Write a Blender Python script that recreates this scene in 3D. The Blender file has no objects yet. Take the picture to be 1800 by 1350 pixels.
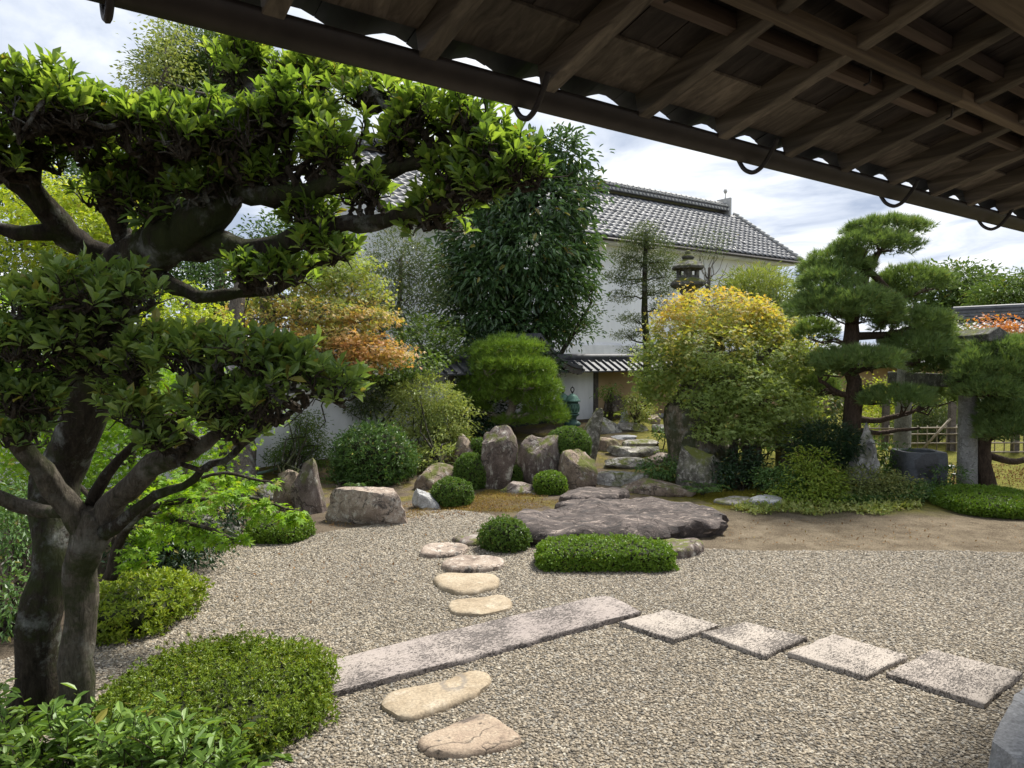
import bpy, bmesh, math, random
import numpy as np
from mathutils import Vector

# ---------------------------------------------------------------- camera, sky, sun
scene = bpy.context.scene
COL = scene.collection
F_PX, CX, CY = 1250.0, 900.0, 675.0
CAM = np.array([0.0, 0.0, 2.0])
PITCH = math.radians(2.52)
cam_data = bpy.data.cameras.new('camera')
cam = bpy.data.objects.new('camera', cam_data)
COL.objects.link(cam)
cam.location = CAM
cam.rotation_euler = (math.radians(90) - PITCH, 0, 0)
cam_data.sensor_width = 36
cam_data.lens = 36 * F_PX / 1800
cam_data.clip_start = 0.05
cam_data.clip_end = 600
scene.camera = cam

def nd(t, typ, ins=None, **kw):
    n = t.nodes.new(typ)
    for k, v in kw.items():
        setattr(n, k, v)
    for k, v in (ins or {}).items():
        s = n.inputs[k]
        if isinstance(v, bpy.types.NodeSocket):
            t.links.new(v, s)
        else:
            s.default_value = v
    return n

def math_(t, op, a, b=0.0, c=0.0, clamp=False):
    n = nd(t, 'ShaderNodeMath', {0: a, 1: b, 2: c}, operation=op)
    n.use_clamp = clamp
    return n.outputs[0]

def mixc(t, f, a, b, blend='MIX'):
    n = nd(t, 'ShaderNodeMix', data_type='RGBA', blend_type=blend)
    for s, v in (('Factor_Float', f), ('A_Color', a), ('B_Color', b)):
        s = next(i for i in n.inputs if i.identifier == s)
        if isinstance(v, bpy.types.NodeSocket):
            t.links.new(v, s)
        else:
            s.default_value = (tuple(v) + (1,)) if isinstance(v, (tuple, list)) and len(v) == 3 else v
    return next(o for o in n.outputs if o.identifier == 'Result_Color')

def ramp(t, fac, stops, interp='LINEAR'):
    n = nd(t, 'ShaderNodeValToRGB', {'Fac': fac})
    n.color_ramp.interpolation = interp
    e = n.color_ramp.elements
    while len(e) < len(stops):
        e.new(0.5)
    for i, (p, c) in enumerate(stops):
        e[i].position = p
        e[i].color = (c, c, c, 1) if isinstance(c, (int, float)) else tuple(c) + (1,)
    return n.outputs[0]

SUN_EL, SUN_AZ = math.radians(57), math.radians(40)      # azimuth clockwise from +Y
world = bpy.data.worlds.new('World')
scene.world = world
world.use_nodes = True
wt = world.node_tree
wt.nodes.clear()
sky = nd(wt, 'ShaderNodeTexSky', sky_type='NISHITA', sun_disc=False, sun_elevation=SUN_EL, sun_rotation=SUN_AZ, air_density=1.0, dust_density=1.5)
tc = nd(wt, 'ShaderNodeTexCoord').outputs['Generated']
sx = nd(wt, 'ShaderNodeSeparateXYZ', {0: tc})
den = math_(wt, 'ADD', math_(wt, 'MAXIMUM', sx.outputs[2], 0.0), 0.13)
cv = nd(wt, 'ShaderNodeCombineXYZ', {0: math_(wt, 'DIVIDE', sx.outputs[0], den), 1: math_(wt, 'DIVIDE', sx.outputs[1], den), 2: 3.7}).outputs[0]
n1 = nd(wt, 'ShaderNodeTexNoise', {'Vector': cv, 'Scale': 0.8, 'Detail': 7, 'Roughness': 0.58, 'Distortion': 0.35}).outputs['Fac']
n2 = nd(wt, 'ShaderNodeTexNoise', {'Vector': cv, 'Scale': 1.7, 'Detail': 8, 'Roughness': 0.56, 'Distortion': 0.5}).outputs['Fac']
mask = ramp(wt, n1, [(0.32, 0.0), (0.43, 1.0)])
shade = ramp(wt, n2, [(0.37, (1.6, 1.88, 2.42)), (0.48, (2.55, 2.78, 3.2)), (0.60, (3.75, 3.83, 3.95))])
blue = mixc(wt, 0.5, sky.outputs[0], (1.05, 1.7, 2.9))
skycol = mixc(wt, mask, blue, shade)
bg = nd(wt, 'ShaderNodeBackground', {'Color': skycol, 'Strength': 0.1})
wo = nd(wt, 'ShaderNodeOutputWorld', {'Surface': bg.outputs[0]})

sun_data = bpy.data.lights.new('sun', 'SUN')
sun_data.energy = 2.9
sun_data.angle = math.radians(14)
sun_data.color = (1.0, 0.955, 0.88)
sun = bpy.data.objects.new('sun', sun_data)
COL.objects.link(sun)
sd = Vector((math.sin(SUN_AZ) * math.cos(SUN_EL), math.cos(SUN_AZ) * math.cos(SUN_EL), math.sin(SUN_EL)))
sun.rotation_euler = sd.to_track_quat('Z', 'Y').to_euler()

vs = scene.view_settings
vs.view_transform = 'Standard'
vs.look = 'None'
vs.exposure = 1.65
vs.gamma = 1.0
vs.use_curve_mapping = False
scene.cycles.max_bounces = 7
scene.cycles.diffuse_bounces = 4
scene.cycles.glossy_bounces = 2
scene.cycles.transmission_bounces = 4
scene.cycles.use_denoising = True

# ---------------------------------------------------------------- numbers: rays, noise, terrain
rng = np.random.default_rng(7)
random.seed(7)

def ray(px, py):
    dx, dy = (px - CX) / F_PX, -(py - CY) / F_PX
    c, s = math.cos(PITCH), math.sin(PITCH)
    return np.array([dx, c + dy * s, -s + dy * c])

def P(px, py, Y):
    d = ray(px, py)
    return CAM + d * (Y / d[1])

def proj(V):
    q = np.asarray(V) - CAM
    c, s = math.cos(PITCH), math.sin(PITCH)
    fz = q[..., 1] * c - q[..., 2] * s
    up = q[..., 1] * s + q[..., 2] * c
    return CX + F_PX * q[..., 0] / fz, CY - F_PX * up / fz, fz

def sst(a, b, x):
    t = np.clip((x - a) / (b - a), 0, 1)
    return t * t * (3 - 2 * t)

def _hash(i, j, k, seed):
    n = (i * 374761393 + j * 668265263 + k * 2147483647 + seed * 974634777).astype(np.int64) & 0xffffffff
    n = ((n ^ (n >> 13)) * 1274126177) & 0xffffffff
    return ((n ^ (n >> 16)) & 0xffff) / 65535.0

def vnoise(p, seed=0):
    p = np.asarray(p, float)
    i = np.floor(p).astype(np.int64)
    f = p - i
    f = f * f * (3 - 2 * f)
    r = 0
    for a in (0, 1):
        for b in (0, 1):
            for c in (0, 1):
                w = (f[:, 0] if a else 1 - f[:, 0]) * (f[:, 1] if b else 1 - f[:, 1]) * (f[:, 2] if c else 1 - f[:, 2])
                r = r + w * _hash(i[:, 0] + a, i[:, 1] + b, i[:, 2] + c, seed)
    return r * 2 - 1

def fbm(p, seed=0, octv=4, gain=0.5):
    p = np.asarray(p, float)
    r, a = 0, 1.0
    for o in range(octv):
        r = r + a * vnoise(p * (2.03 ** o) + o * 17.3, seed + o)
        a *= gain
    return r

def terr(x, y):
    x = np.asarray(x, float); y = np.asarray(y, float)
    w = sst(-5.0, -2.4, x) * (1 - sst(2.6, 5.2, x))
    h = 0.52 * sst(9.9, 15.6, y) * w + 0.22 * sst(9.9, 13.5, y) * (1 - w)
    h = h + 0.05 * sst(8.8, 9.6, y) * (0.5 + 0.5 * np.sin(x * 1.7) * np.cos(y * 1.3))
    return h

def G(px, py, dz=0.0):
    d = ray(px, py)
    lo, t = 0.5, 0.5
    while t < 80:
        q = CAM + d * t
        if q[2] < float(terr(q[0], q[1])) + dz:
            break
        lo = t
        t += 0.1
    hi = t
    for _ in range(24):
        m = (lo + hi) / 2
        q = CAM + d * m
        if q[2] < float(terr(q[0], q[1])) + dz:
            hi = m
        else:
            lo = m
    return CAM + d * hi

# frame of the house: u along the eaves, v outward
TH = math.radians(54.5)
U = np.array([math.sin(TH), math.cos(TH), 0.0])
VV = np.array([-math.cos(TH), math.sin(TH), 0.0])
Z3 = np.array([0, 0, 1.0])
def W(s, d, z):
    return U * s + VV * d + np.array([0, 0, z])

# ---------------------------------------------------------------- objects
def link(o, parent=None):
    COL.objects.link(o)
    if parent is not None:
        o.parent = parent
    return o

def thing(name, label, cat, loc=(0, 0, 0), group=None):
    o = bpy.data.objects.new(name, None)
    o.empty_display_size = 0.2
    o.location = loc
    o['label'] = label
    o['category'] = cat
    if group:
        o['group'] = group
    return link(o)

def tag(o, label, cat, group=None):
    o['label'] = label
    o['category'] = cat
    if group:
        o['group'] = group
    return o

def stuff(o):
    o['kind'] = 'stuff'
    return o

def base_of(parent, base=None):
    if base is not None:
        return np.asarray(base, float)
    return np.array(parent.location) if parent is not None else np.zeros(3)

def np_mesh(name, V, F, mat, parent=None, base=None, smooth=False, mats=None, midx=None):
    """V (n,3) world positions, F (m,k) faces; the object stands at base (its parent's place by default)."""
    b = base_of(parent, base)
    V = np.ascontiguousarray(np.asarray(V, float) - b, dtype=np.float32)
    F = np.ascontiguousarray(F, dtype=np.int32)
    me = bpy.data.meshes.new(name)
    m, k = F.shape
    me.vertices.add(len(V)); me.vertices.foreach_set('co', V.ravel())
    me.loops.add(m * k); me.loops.foreach_set('vertex_index', F.ravel())
    me.polygons.add(m)
    me.polygons.foreach_set('loop_start', np.arange(0, m * k, k, dtype=np.int32))
    me.polygons.foreach_set('loop_total', np.full(m, k, dtype=np.int32))
    for x in (mats or [mat]):
        me.materials.append(x)
    if midx is not None:
        me.polygons.foreach_set('material_index', np.asarray(midx, dtype=np.int32))
    me.update(calc_edges=True)
    me.polygons.foreach_set('use_smooth', np.full(m, smooth))
    o = bpy.data.objects.new(name, me)
    if parent is None:
        o.location = b
    return link(o, parent)

class MB:
    """collects boxes, tubes and sheets, then links them as ONE mesh object"""
    def __init__(self):
        self.v, self.f = [], []
    def add(self, v, f):
        k = len(self.v)
        self.v.extend([tuple(x) for x in v])
        self.f.extend([tuple(i + k for i in q) for q in f])
        return self
    def hexa(self, c):
        """c: 8 corners, bottom four then top four in the same turning sense"""
        return self.add(c, [(3, 2, 1, 0), (4, 5, 6, 7), (0, 1, 5, 4), (1, 2, 6, 5), (2, 3, 7, 6), (3, 0, 4, 7)])
    def box(self, o, a, b, c):
        """origin corner and three edge vectors"""
        o, a, b, c = map(np.asarray, (o, a, b, c))
        return self.hexa([o, o + a, o + a + b, o + b, o + c, o + a + c, o + a + b + c, o + b + c])
    def bar(self, p, q, w, h, up=Z3):
        """a bar from p to q; w across, h along up, hung on its centre line"""
        p, q = np.asarray(p, float), np.asarray(q, float)
        d = q - p; d /= np.linalg.norm(d)
        a = np.cross(d, up); a /= np.linalg.norm(a)
        n = np.cross(a, d)
        return self.hexa([p - a * w / 2 - n * h / 2, p + a * w / 2 - n * h / 2, q + a * w / 2 - n * h / 2, q - a * w / 2 - n * h / 2,
                          p - a * w / 2 + n * h / 2, p + a * w / 2 + n * h / 2, q + a * w / 2 + n * h / 2, q - a * w / 2 + n * h / 2])
    def tube(self, pts, rad, sides=6, cap=True, rough=0.0, seed=0):
        pts = np.asarray(pts, float)
        n = len(pts)
        rad = np.broadcast_to(np.asarray(rad, float), (n,))
        T = np.gradient(pts, axis=0)
        T /= np.linalg.norm(T, axis=1)[:, None] + 1e-9
        ref = np.array([0, 0, 1.0]) if abs(T[0][2]) < 0.9 else np.array([1.0, 0, 0])
        a = np.cross(T[0], ref); a /= np.linalg.norm(a)
        k = len(self.v)
        ang = np.arange(sides) * 2 * math.pi / sides
        for i in range(n):
            a = a - T[i] * np.dot(a, T[i]); a /= np.linalg.norm(a) + 1e-9
            b = np.cross(T[i], a)
            ring = np.cos(ang)[:, None] * a + np.sin(ang)[:, None] * b
            r = np.full(sides, rad[i])
            if rough:
                q = pts[i] + ring * rad[i]
                r = r * (1 + rough * fbm(q * np.array([9, 9, 4.0]) / max(rad.max() * 8, .4), seed, 3))
            self.v.extend([tuple(x) for x in pts[i] + ring * r[:, None]])
        for i in range(n - 1):
            for j in range(sides):
                self.f.append((k + i * sides + j, k + i * sides + (j + 1) % sides, k + (i + 1) * sides + (j + 1) % sides, k + (i + 1) * sides + j))
        if cap:
            self.f.append(tuple(k + j for j in range(sides))[::-1])
            self.f.append(tuple(k + (n - 1) * sides + j for j in range(sides)))
        return self
    def lathe(self, c, prof, sides=16, sq=0, rot=0.0):
        """prof: (r, z) pairs from the bottom up round the point c"""
        c = np.asarray(c, float)
        k = len(self.v)
        for r, z in prof:
            for j in range(sides):
                t = 2 * math.pi * j / sides + rot
                self.v.append((c[0] + r * math.cos(t), c[1] + r * math.sin(t), c[2] + z))
        n = len(prof)
        for i in range(n - 1):
            for j in range(sides):
                self.f.append((k + i * sides + j, k + i * sides + (j + 1) % sides, k + (i + 1) * sides + (j + 1) % sides, k + (i + 1) * sides + j))
        self.f.append(tuple(k + j for j in range(sides))[::-1])
        self.f.append(tuple(k + (n - 1) * sides + j for j in range(sides)))
        return self
    def build(self, name, mat, parent=None, base=None, smooth=False, bevel=0.0, segs=1):
        b = base_of(parent, base)
        me = bpy.data.meshes.new(name)
        me.from_pydata([tuple(np.asarray(x, float) - b) for x in self.v], [], self.f)
        me.materials.append(mat)
        if bevel:
            bm = bmesh.new(); bm.from_mesh(me)
            bmesh.ops.bevel(bm, geom=list(bm.edges), offset=bevel, segments=segs, affect='EDGES', profile=0.7)
            bm.to_mesh(me); bm.free()
        me.update()
        if smooth:
            me.polygons.foreach_set('use_smooth', np.full(len(me.polygons), True))
        o = bpy.data.objects.new(name, me)
        if parent is None:
            o.location = b
        return link(o, parent)

# ---------------------------------------------------------------- materials
def new_mat(name):
    m = bpy.data.materials.new(name)
    m.use_nodes = True
    t = m.node_tree
    t.nodes.clear()
    out = nd(t, 'ShaderNodeOutputMaterial')
    bs = nd(t, 'ShaderNodeBsdfPrincipled')
    t.links.new(bs.outputs[0], out.inputs[0])
    return m, t, bs, out

def tex_co(t, scale=(1, 1, 1), kind='Object', rot=(0, 0, 0)):
    c = nd(t, 'ShaderNodeTexCoord').outputs[kind]
    return nd(t, 'ShaderNodeMapping', {'Vector': c, 'Scale': scale, 'Rotation': rot}).outputs[0]

def noise_(t, v, scale, detail=5, rough=0.55, dist=0.0, out='Fac'):
    return nd(t, 'ShaderNodeTexNoise', {'Vector': v, 'Scale': scale, 'Detail': detail, 'Roughness': rough, 'Distortion': dist}).outputs[out]

def bump_(t, bs, h, strength=0.5, dist=0.02):
    b = nd(t, 'ShaderNodeBump', {'Height': h, 'Strength': strength, 'Distance': dist})
    t.links.new(b.outputs[0], bs.inputs['Normal'])

def leaf_mat(name, cols, rough=0.42, trans=0.35, spec=0.4, grad=None, clump=1.3, tint=(1.25, 1.2, 0.55)):
    """cols: leaf colours from the darkest to the lightest; grad: (z0, z1, colours, jitter) turns the leaves with height"""
    m, t, bs, out = new_mat(name)
    g = nd(t, 'ShaderNodeNewGeometry')
    oi = nd(t, 'ShaderNodeObjectInfo')
    r = math_(t, 'FRACT', math_(t, 'ADD', g.outputs['Random Per Island'], oi.outputs['Random']))
    n = noise_(t, g.outputs['Position'], clump, 3)
    f = math_(t, 'ADD', math_(t, 'MULTIPLY', r, 0.6), math_(t, 'MULTIPLY', math_(t, 'SUBTRACT', n, 0.3), 0.9), clamp=True)
    old = ramp(t, nd(t, 'ShaderNodeMath', {0: math_(t, 'MULTIPLY', r, 7.31)}, operation='FRACT').outputs[0], [(0.972, 0.0), (0.978, 0.75)])
    st = lambda cs: [(i / max(1, len(cs) - 1), c) for i, c in enumerate(cs)]
    c = ramp(t, f, st(cols))
    if grad:
        z0, z1, cs, jit = grad
        z = nd(t, 'ShaderNodeSeparateXYZ', {0: g.outputs['Position']}).outputs[2]
        n2 = noise_(t, g.outputs['Position'], 2.2, 4)
        zz = math_(t, 'ADD', z, math_(t, 'MULTIPLY', math_(t, 'SUBTRACT', math_(t, 'ADD', math_(t, 'MULTIPLY', n2, 1.5), math_(t, 'MULTIPLY', r, 0.5)), 1.0), jit))
        k = nd(t, 'ShaderNodeMapRange', {0: zz, 1: z0, 2: z1, 3: 0.0, 4: 1.0}).outputs[0]
        c = mixc(t, k, c, ramp(t, f, st(cs)))
    c = mixc(t, old, c, (0.27, 0.22, 0.05))
    t.links.new(c, bs.inputs['Base Color'])
    bs.inputs['Roughness'].default_value = rough
    bs.inputs['Specular IOR Level'].default_value = spec
    tl = nd(t, 'ShaderNodeBsdfTranslucent', {'Color': mixc(t, 1.0, c, tint, 'MULTIPLY')})
    mx = nd(t, 'ShaderNodeMixShader', {0: trans, 1: bs.outputs[0], 2: tl.outputs[0]})
    t.links.new(mx.outputs[0], out.inputs[0])
    return m

def bark_mat(name, c0, c1, lichen=(0.30, 0.32, 0.29), lich=0.0, moss=0.0, sc=1.0):
    m, t, bs, out = new_mat(name)
    v = tex_co(t, (17 * sc, 17 * sc, 5 * sc))
    a = noise_(t, v, 1.6, 9, 0.72, 0.7)
    w = tex_co(t)
    c = ramp(t, a, [(0.3, c0), (0.68, c1)])
    c = mixc(t, 1.0, c, ramp(t, noise_(t, v, 6.0, 6, 0.75), [(0.3, 0.55), (0.7, 1.45)]), 'MULTIPLY')
    if lich:
        l = noise_(t, w, 5.5, 6, 0.7)
        c = mixc(t, ramp(t, l, [(0.60 - lich * 0.25, 0.0), (0.76 - lich * 0.25, 0.8)]), c, lichen)
    if moss:
        l = noise_(t, w, 3.1, 6, 0.7)
        c = mixc(t, ramp(t, l, [(0.62 - moss * 0.3, 0.0), (0.72 - moss * 0.3, 0.8)]), c, (0.035, 0.045, 0.012))
    t.links.new(c, bs.inputs['Base Color'])
    bs.inputs['Roughness'].default_value = 0.9
    bs.inputs['Specular IOR Level'].default_value = 0.15
    bump_(t, bs, a, 1.0, 0.05)
    return m

def rock_mat(name, cols, pale=(0.42, 0.39, 0.35), pale_amt=0.5, streak=1.0, moss=0.0, sc=1.0, bump=0.8, warm=None, dark=0.0, aniso=(1, 1)):
    m, t, bs, out = new_mat(name)
    w = tex_co(t)
    oi = nd(t, 'ShaderNodeObjectInfo').outputs['Random']
    w = nd(t, 'ShaderNodeVectorMath', {0: w, 1: nd(t, 'ShaderNodeCombineXYZ', {0: math_(t, 'MULTIPLY', oi, 37.0), 1: 0.0, 2: math_(t, 'MULTIPLY', oi, 11.0)}).outputs[0]}, operation='ADD').outputs[0]
    v = nd(t, 'ShaderNodeMapping', {'Vector': w, 'Scale': (aniso[0], aniso[1], streak)}).outputs[0]
    a = noise_(t, v, 3.2 * sc, 8, 0.66, 0.6)
    b = noise_(t, v, 11 * sc, 8, 0.7, 0.3)
    f = noise_(t, w, 70 * sc, 4, 0.7)
    c = ramp(t, math_(t, 'ADD', math_(t, 'MULTIPLY', a, 0.65), math_(t, 'MULTIPLY', b, 0.35)), [(0.36 + 0.09 * i, cc) for i, cc in enumerate(cols)])
    if warm:
        c = mixc(t, ramp(t, noise_(t, w, 2.0 * sc, 4, 0.6), [(0.48, 0.0), (0.62, 0.8)]), c, warm)
    k = ramp(t, b, [(0.60 - pale_amt * 0.12, 0.0), (0.70 - pale_amt * 0.1, 0.9)])
    c = mixc(t, k, c, pale)
    if dark:
        k = ramp(t, noise_(t, v, 4.5 * sc, 7, 0.7, 0.8), [(0.60 - dark * 0.15, 0.0), (0.68 - dark * 0.15, 0.85)])
        c = mixc(t, k, c, (0.055, 0.05, 0.048))
    wq = nd(t, 'ShaderNodeVectorMath', {0: w, 1: nd(t, 'ShaderNodeTexNoise', {'Vector': w, 'Scale': 3.0 * sc, 'Detail': 5}).outputs['Color']}, operation='ADD').outputs[0]
    cr = nd(t, 'ShaderNodeTexVoronoi', {'Vector': wq, 'Scale': 1.9 * sc}, feature='DISTANCE_TO_EDGE').outputs['Distance']
    ck = math_(t, 'MULTIPLY', ramp(t, cr, [(0.0, 1.0), (0.035, 0.0)]), ramp(t, a, [(0.42, 0.0), (0.55, 0.8)]))
    if bump > .4:
        c = mixc(t, ck, c, (0.04, 0.034, 0.03))
    c = mixc(t, 1.0, c, ramp(t, f, [(0.3, 0.62), (0.7, 1.22)]), 'MULTIPLY')
    if moss:
        g = nd(t, 'ShaderNodeNewGeometry')
        nz = nd(t, 'ShaderNodeSeparateXYZ', {0: g.outputs['Normal']}).outputs[2]
        k = math_(t, 'MULTIPLY', ramp(t, noise_(t, w, 5, 6, 0.7), [(0.50 - moss * 0.15, 0.0), (0.60 - moss * 0.1, 1.0)]), ramp(t, nz, [(0.05, 0.0), (0.6, 1.0)]))
        c = mixc(t, k, c, (0.10, 0.11, 0.025))
    t.links.new(c, bs.inputs['Base Color'])
    bs.inputs['Roughness'].default_value = 0.88
    bs.inputs['Specular IOR Level'].default_value = 0.2
    h = math_(t, 'ADD', math_(t, 'MULTIPLY', b, 1.0), math_(t, 'MULTIPLY', f, 0.25))
    if bump > .4:
        h = math_(t, 'SUBTRACT', h, math_(t, 'MULTIPLY', ck, .5))
    bump_(t, bs, h, bump, 0.03)
    return m

def plain_mat(name, c0, c1, scale=6, rough=0.8, bump=0.2, stretch=(1, 1, 1), spec=0.3, metal=0.0, detail=6, rot=(0, 0, 0), bd=0.01):
    m, t, bs, out = new_mat(name)
    v = tex_co(t, stretch, rot=rot)
    a = noise_(t, v, scale, detail, 0.6, 0.2)
    t.links.new(ramp(t, a, [(0.32, c0), (0.68, c1)]), bs.inputs['Base Color'])
    bs.inputs['Roughness'].default_value = rough
    bs.inputs['Specular IOR Level'].default_value = spec
    bs.inputs['Metallic'].default_value = metal
    if bump:
        bump_(t, bs, a, bump, bd)
    return m

def wood_mat(name, c0, c1, c2, u_scale=2.0, across=34.0, rough=0.75):
    """grain along the local rafter or beam direction is given by rotating the eaves frame onto the axes"""
    m, t, bs, out = new_mat(name)
    v = tex_co(t, (1, 1, 1), rot=(0, 0, -(math.pi / 2 - TH)))
    oi = nd(t, 'ShaderNodeObjectInfo').outputs['Random']
    v = nd(t, 'ShaderNodeVectorMath', {0: v, 1: nd(t, 'ShaderNodeCombineXYZ', {0: math_(t, 'MULTIPLY', oi, 13.0), 1: math_(t, 'MULTIPLY', oi, 29.0), 2: 0.0}).outputs[0]}, operation='ADD').outputs[0]
    v = nd(t, 'ShaderNodeMapping', {'Vector': v, 'Scale': (across, u_scale, across) if u_scale > 0 else (-u_scale, across, across)}).outputs[0]
    a = noise_(t, v, 1.0, 6, 0.6, 0.9)
    b = noise_(t, v, 0.35, 3, 0.5)
    c = ramp(t, math_(t, 'ADD', math_(t, 'MULTIPLY', a, 0.7), math_(t, 'MULTIPLY', b, 0.3)), [(0.34, c0), (0.5, c1), (0.66, c2)])
    c = mixc(t, 1.0, c, ramp(t, oi, [(0.0, 0.7), (1.0, 1.25)]), 'MULTIPLY')
    t.links.new(c, bs.inputs['Base Color'])
    bs.inputs['Roughness'].default_value = rough
    bs.inputs['Specular IOR Level'].default_value = 0.25
    bump_(t, bs, a, 0.35, 0.006)
    return m

# bark and stems
BK_DARK = bark_mat('bark_dark', (0.014, 0.011, 0.008), (0.06, 0.049, 0.035), lich=0.28, moss=0.5)
BK_PALE = bark_mat('bark_pale', (0.045, 0.038, 0.028), (0.15, 0.13, 0.10), lichen=(0.22, 0.215, 0.185), lich=0.28, moss=0.45)
BK_GREY = bark_mat('bark_grey', (0.06, 0.05, 0.042), (0.21, 0.18, 0.15), lich=0.3)
BK_PINE = bark_mat('bark_pine', (0.025, 0.018, 0.014), (0.12, 0.085, 0.06))
BK_OLD = bark_mat('bark_old', (0.06, 0.05, 0.038), (0.30, 0.25, 0.19), lich=0.35, moss=0.7, sc=0.6)
TWIG = bark_mat('twig_bark', (0.028, 0.022, 0.015), (0.085, 0.07, 0.05), lich=0.2)
TWIG_PALE = bark_mat('twig_pale', (0.16, 0.13, 0.10), (0.34, 0.29, 0.23))
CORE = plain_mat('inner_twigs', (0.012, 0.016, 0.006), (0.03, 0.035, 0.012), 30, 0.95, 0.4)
# leaves
L_MOK = leaf_mat('leaf_glossy', [(0.068, 0.13, 0.026), (0.132, 0.222, 0.042), (0.215, 0.315, 0.058), (0.35, 0.43, 0.09)], 0.36, 0.5, 0.45)
L_MOK2 = leaf_mat('leaf_glossy_shade', [(0.08, 0.14, 0.045), (0.14, 0.225, 0.062), (0.205, 0.30, 0.078), (0.33, 0.41, 0.11)], 0.36, 0.46, 0.45)
L_MAPLE_B = leaf_mat('leaf_maple_bright', [(0.10, 0.22, 0.015), (0.19, 0.34, 0.02), (0.32, 0.44, 0.03)], 0.5, 0.5, 0.3)
L_MAPLE_Y = leaf_mat('leaf_maple_yellow', [(0.18, 0.28, 0.025), (0.33, 0.42, 0.04), (0.52, 0.52, 0.06)], 0.5, 0.5, 0.3)
L_MAPLE_O = leaf_mat('leaf_maple_orange', [(0.14, 0.20, 0.045), (0.24, 0.31, 0.07), (0.37, 0.41, 0.11)], 0.5, 0.45, 0.3,
                     grad=(3.1, 2.05, [(0.38, 0.31, 0.09), (0.52, 0.29, 0.12), (0.56, 0.235, 0.14)], 2.0))
L_MAPLE_R = leaf_mat('leaf_maple_turning', [(0.16, 0.235, 0.065), (0.25, 0.33, 0.10), (0.37, 0.44, 0.16)], 0.5, 0.52, 0.3,
                     grad=(1.95, 2.95, [(0.28, 0.30, 0.05), (0.45, 0.37, 0.075), (0.54, 0.30, 0.08)], 1.3))
L_MAPLE_RED = leaf_mat('leaf_maple_red', [(0.25, 0.13, 0.03), (0.45, 0.15, 0.05), (0.5, 0.24, 0.06)], 0.5, 0.4, 0.3)
L_MAPLE_G = leaf_mat('leaf_maple_green', [(0.05, 0.10, 0.018), (0.10, 0.17, 0.028), (0.19, 0.25, 0.05)], 0.5, 0.38, 0.3)
L_CAM = leaf_mat('leaf_camellia', [(0.036, 0.08, 0.028), (0.065, 0.13, 0.042), (0.12, 0.20, 0.072)], 0.32, 0.25, 0.7)
L_LIGHT = leaf_mat('leaf_light', [(0.13, 0.18, 0.045), (0.25, 0.31, 0.085), (0.40, 0.43, 0.16)], 0.5, 0.3, 0.3)
L_OLIVE = leaf_mat('leaf_olive', [(0.055, 0.085, 0.03), (0.10, 0.14, 0.05), (0.17, 0.21, 0.085)], 0.45, 0.25, 0.35)
L_BUSH = leaf_mat('leaf_bush', [(0.04, 0.09, 0.02), (0.075, 0.15, 0.032), (0.13, 0.21, 0.055)], 0.42, 0.25, 0.4)
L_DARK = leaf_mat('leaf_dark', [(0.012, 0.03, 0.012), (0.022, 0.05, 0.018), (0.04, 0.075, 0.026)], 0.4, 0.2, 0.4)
L_FAR = leaf_mat('leaf_far', [(0.05, 0.09, 0.022), (0.09, 0.15, 0.035), (0.15, 0.21, 0.06)], 0.5, 0.3, 0.3, clump=0.6)
L_CLIP = leaf_mat('leaf_clipped', [(0.05, 0.105, 0.015), (0.09, 0.165, 0.022), (0.14, 0.225, 0.038)], 0.42, 0.3, 0.4, clump=4.0)
L_CLIPB = leaf_mat('leaf_clipped_bright', [(0.07, 0.14, 0.012), (0.125, 0.22, 0.017), (0.19, 0.30, 0.034)], 0.42, 0.3, 0.4, clump=4.0)
L_AZA = leaf_mat('leaf_azalea', [(0.10, 0.16, 0.016), (0.20, 0.28, 0.026), (0.34, 0.38, 0.04)], 0.45, 0.32, 0.35, clump=3.0)
L_AZAD = leaf_mat('leaf_azalea_dark', [(0.085, 0.105, 0.026), (0.13, 0.20, 0.024), (0.19, 0.27, 0.028), (0.31, 0.33, 0.045)], 0.45, 0.32, 0.35, clump=3.0)
L_WEED = leaf_mat('leaf_undergrowth', [(0.08, 0.16, 0.03), (0.14, 0.24, 0.042), (0.21, 0.31, 0.07)], 0.45, 0.35, 0.35)
L_BROWN = leaf_mat('leaf_turning_low', [(0.09, 0.125, 0.035), (0.155, 0.19, 0.055), (0.25, 0.25, 0.09)], 0.5, 0.3, 0.3)
L_FERN = leaf_mat('leaf_fern', [(0.11, 0.18, 0.02), (0.21, 0.28, 0.035), (0.34, 0.38, 0.07)], 0.5, 0.35, 0.3)
L_VARI = leaf_mat('leaf_variegated', [(0.10, 0.17, 0.03), (0.27, 0.31, 0.08), (0.45, 0.45, 0.17)], 0.45, 0.3, 0.3, clump=6)
N_PINE = leaf_mat('needle_pine', [(0.08, 0.14, 0.048), (0.145, 0.225, 0.07), (0.225, 0.31, 0.10)], 0.5, 0.3, 0.3, clump=1.8)
N_PINEB = leaf_mat('needle_pine_bright', [(0.08, 0.155, 0.022), (0.15, 0.25, 0.034), (0.23, 0.34, 0.055)], 0.5, 0.28, 0.3, clump=1.8)
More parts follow.
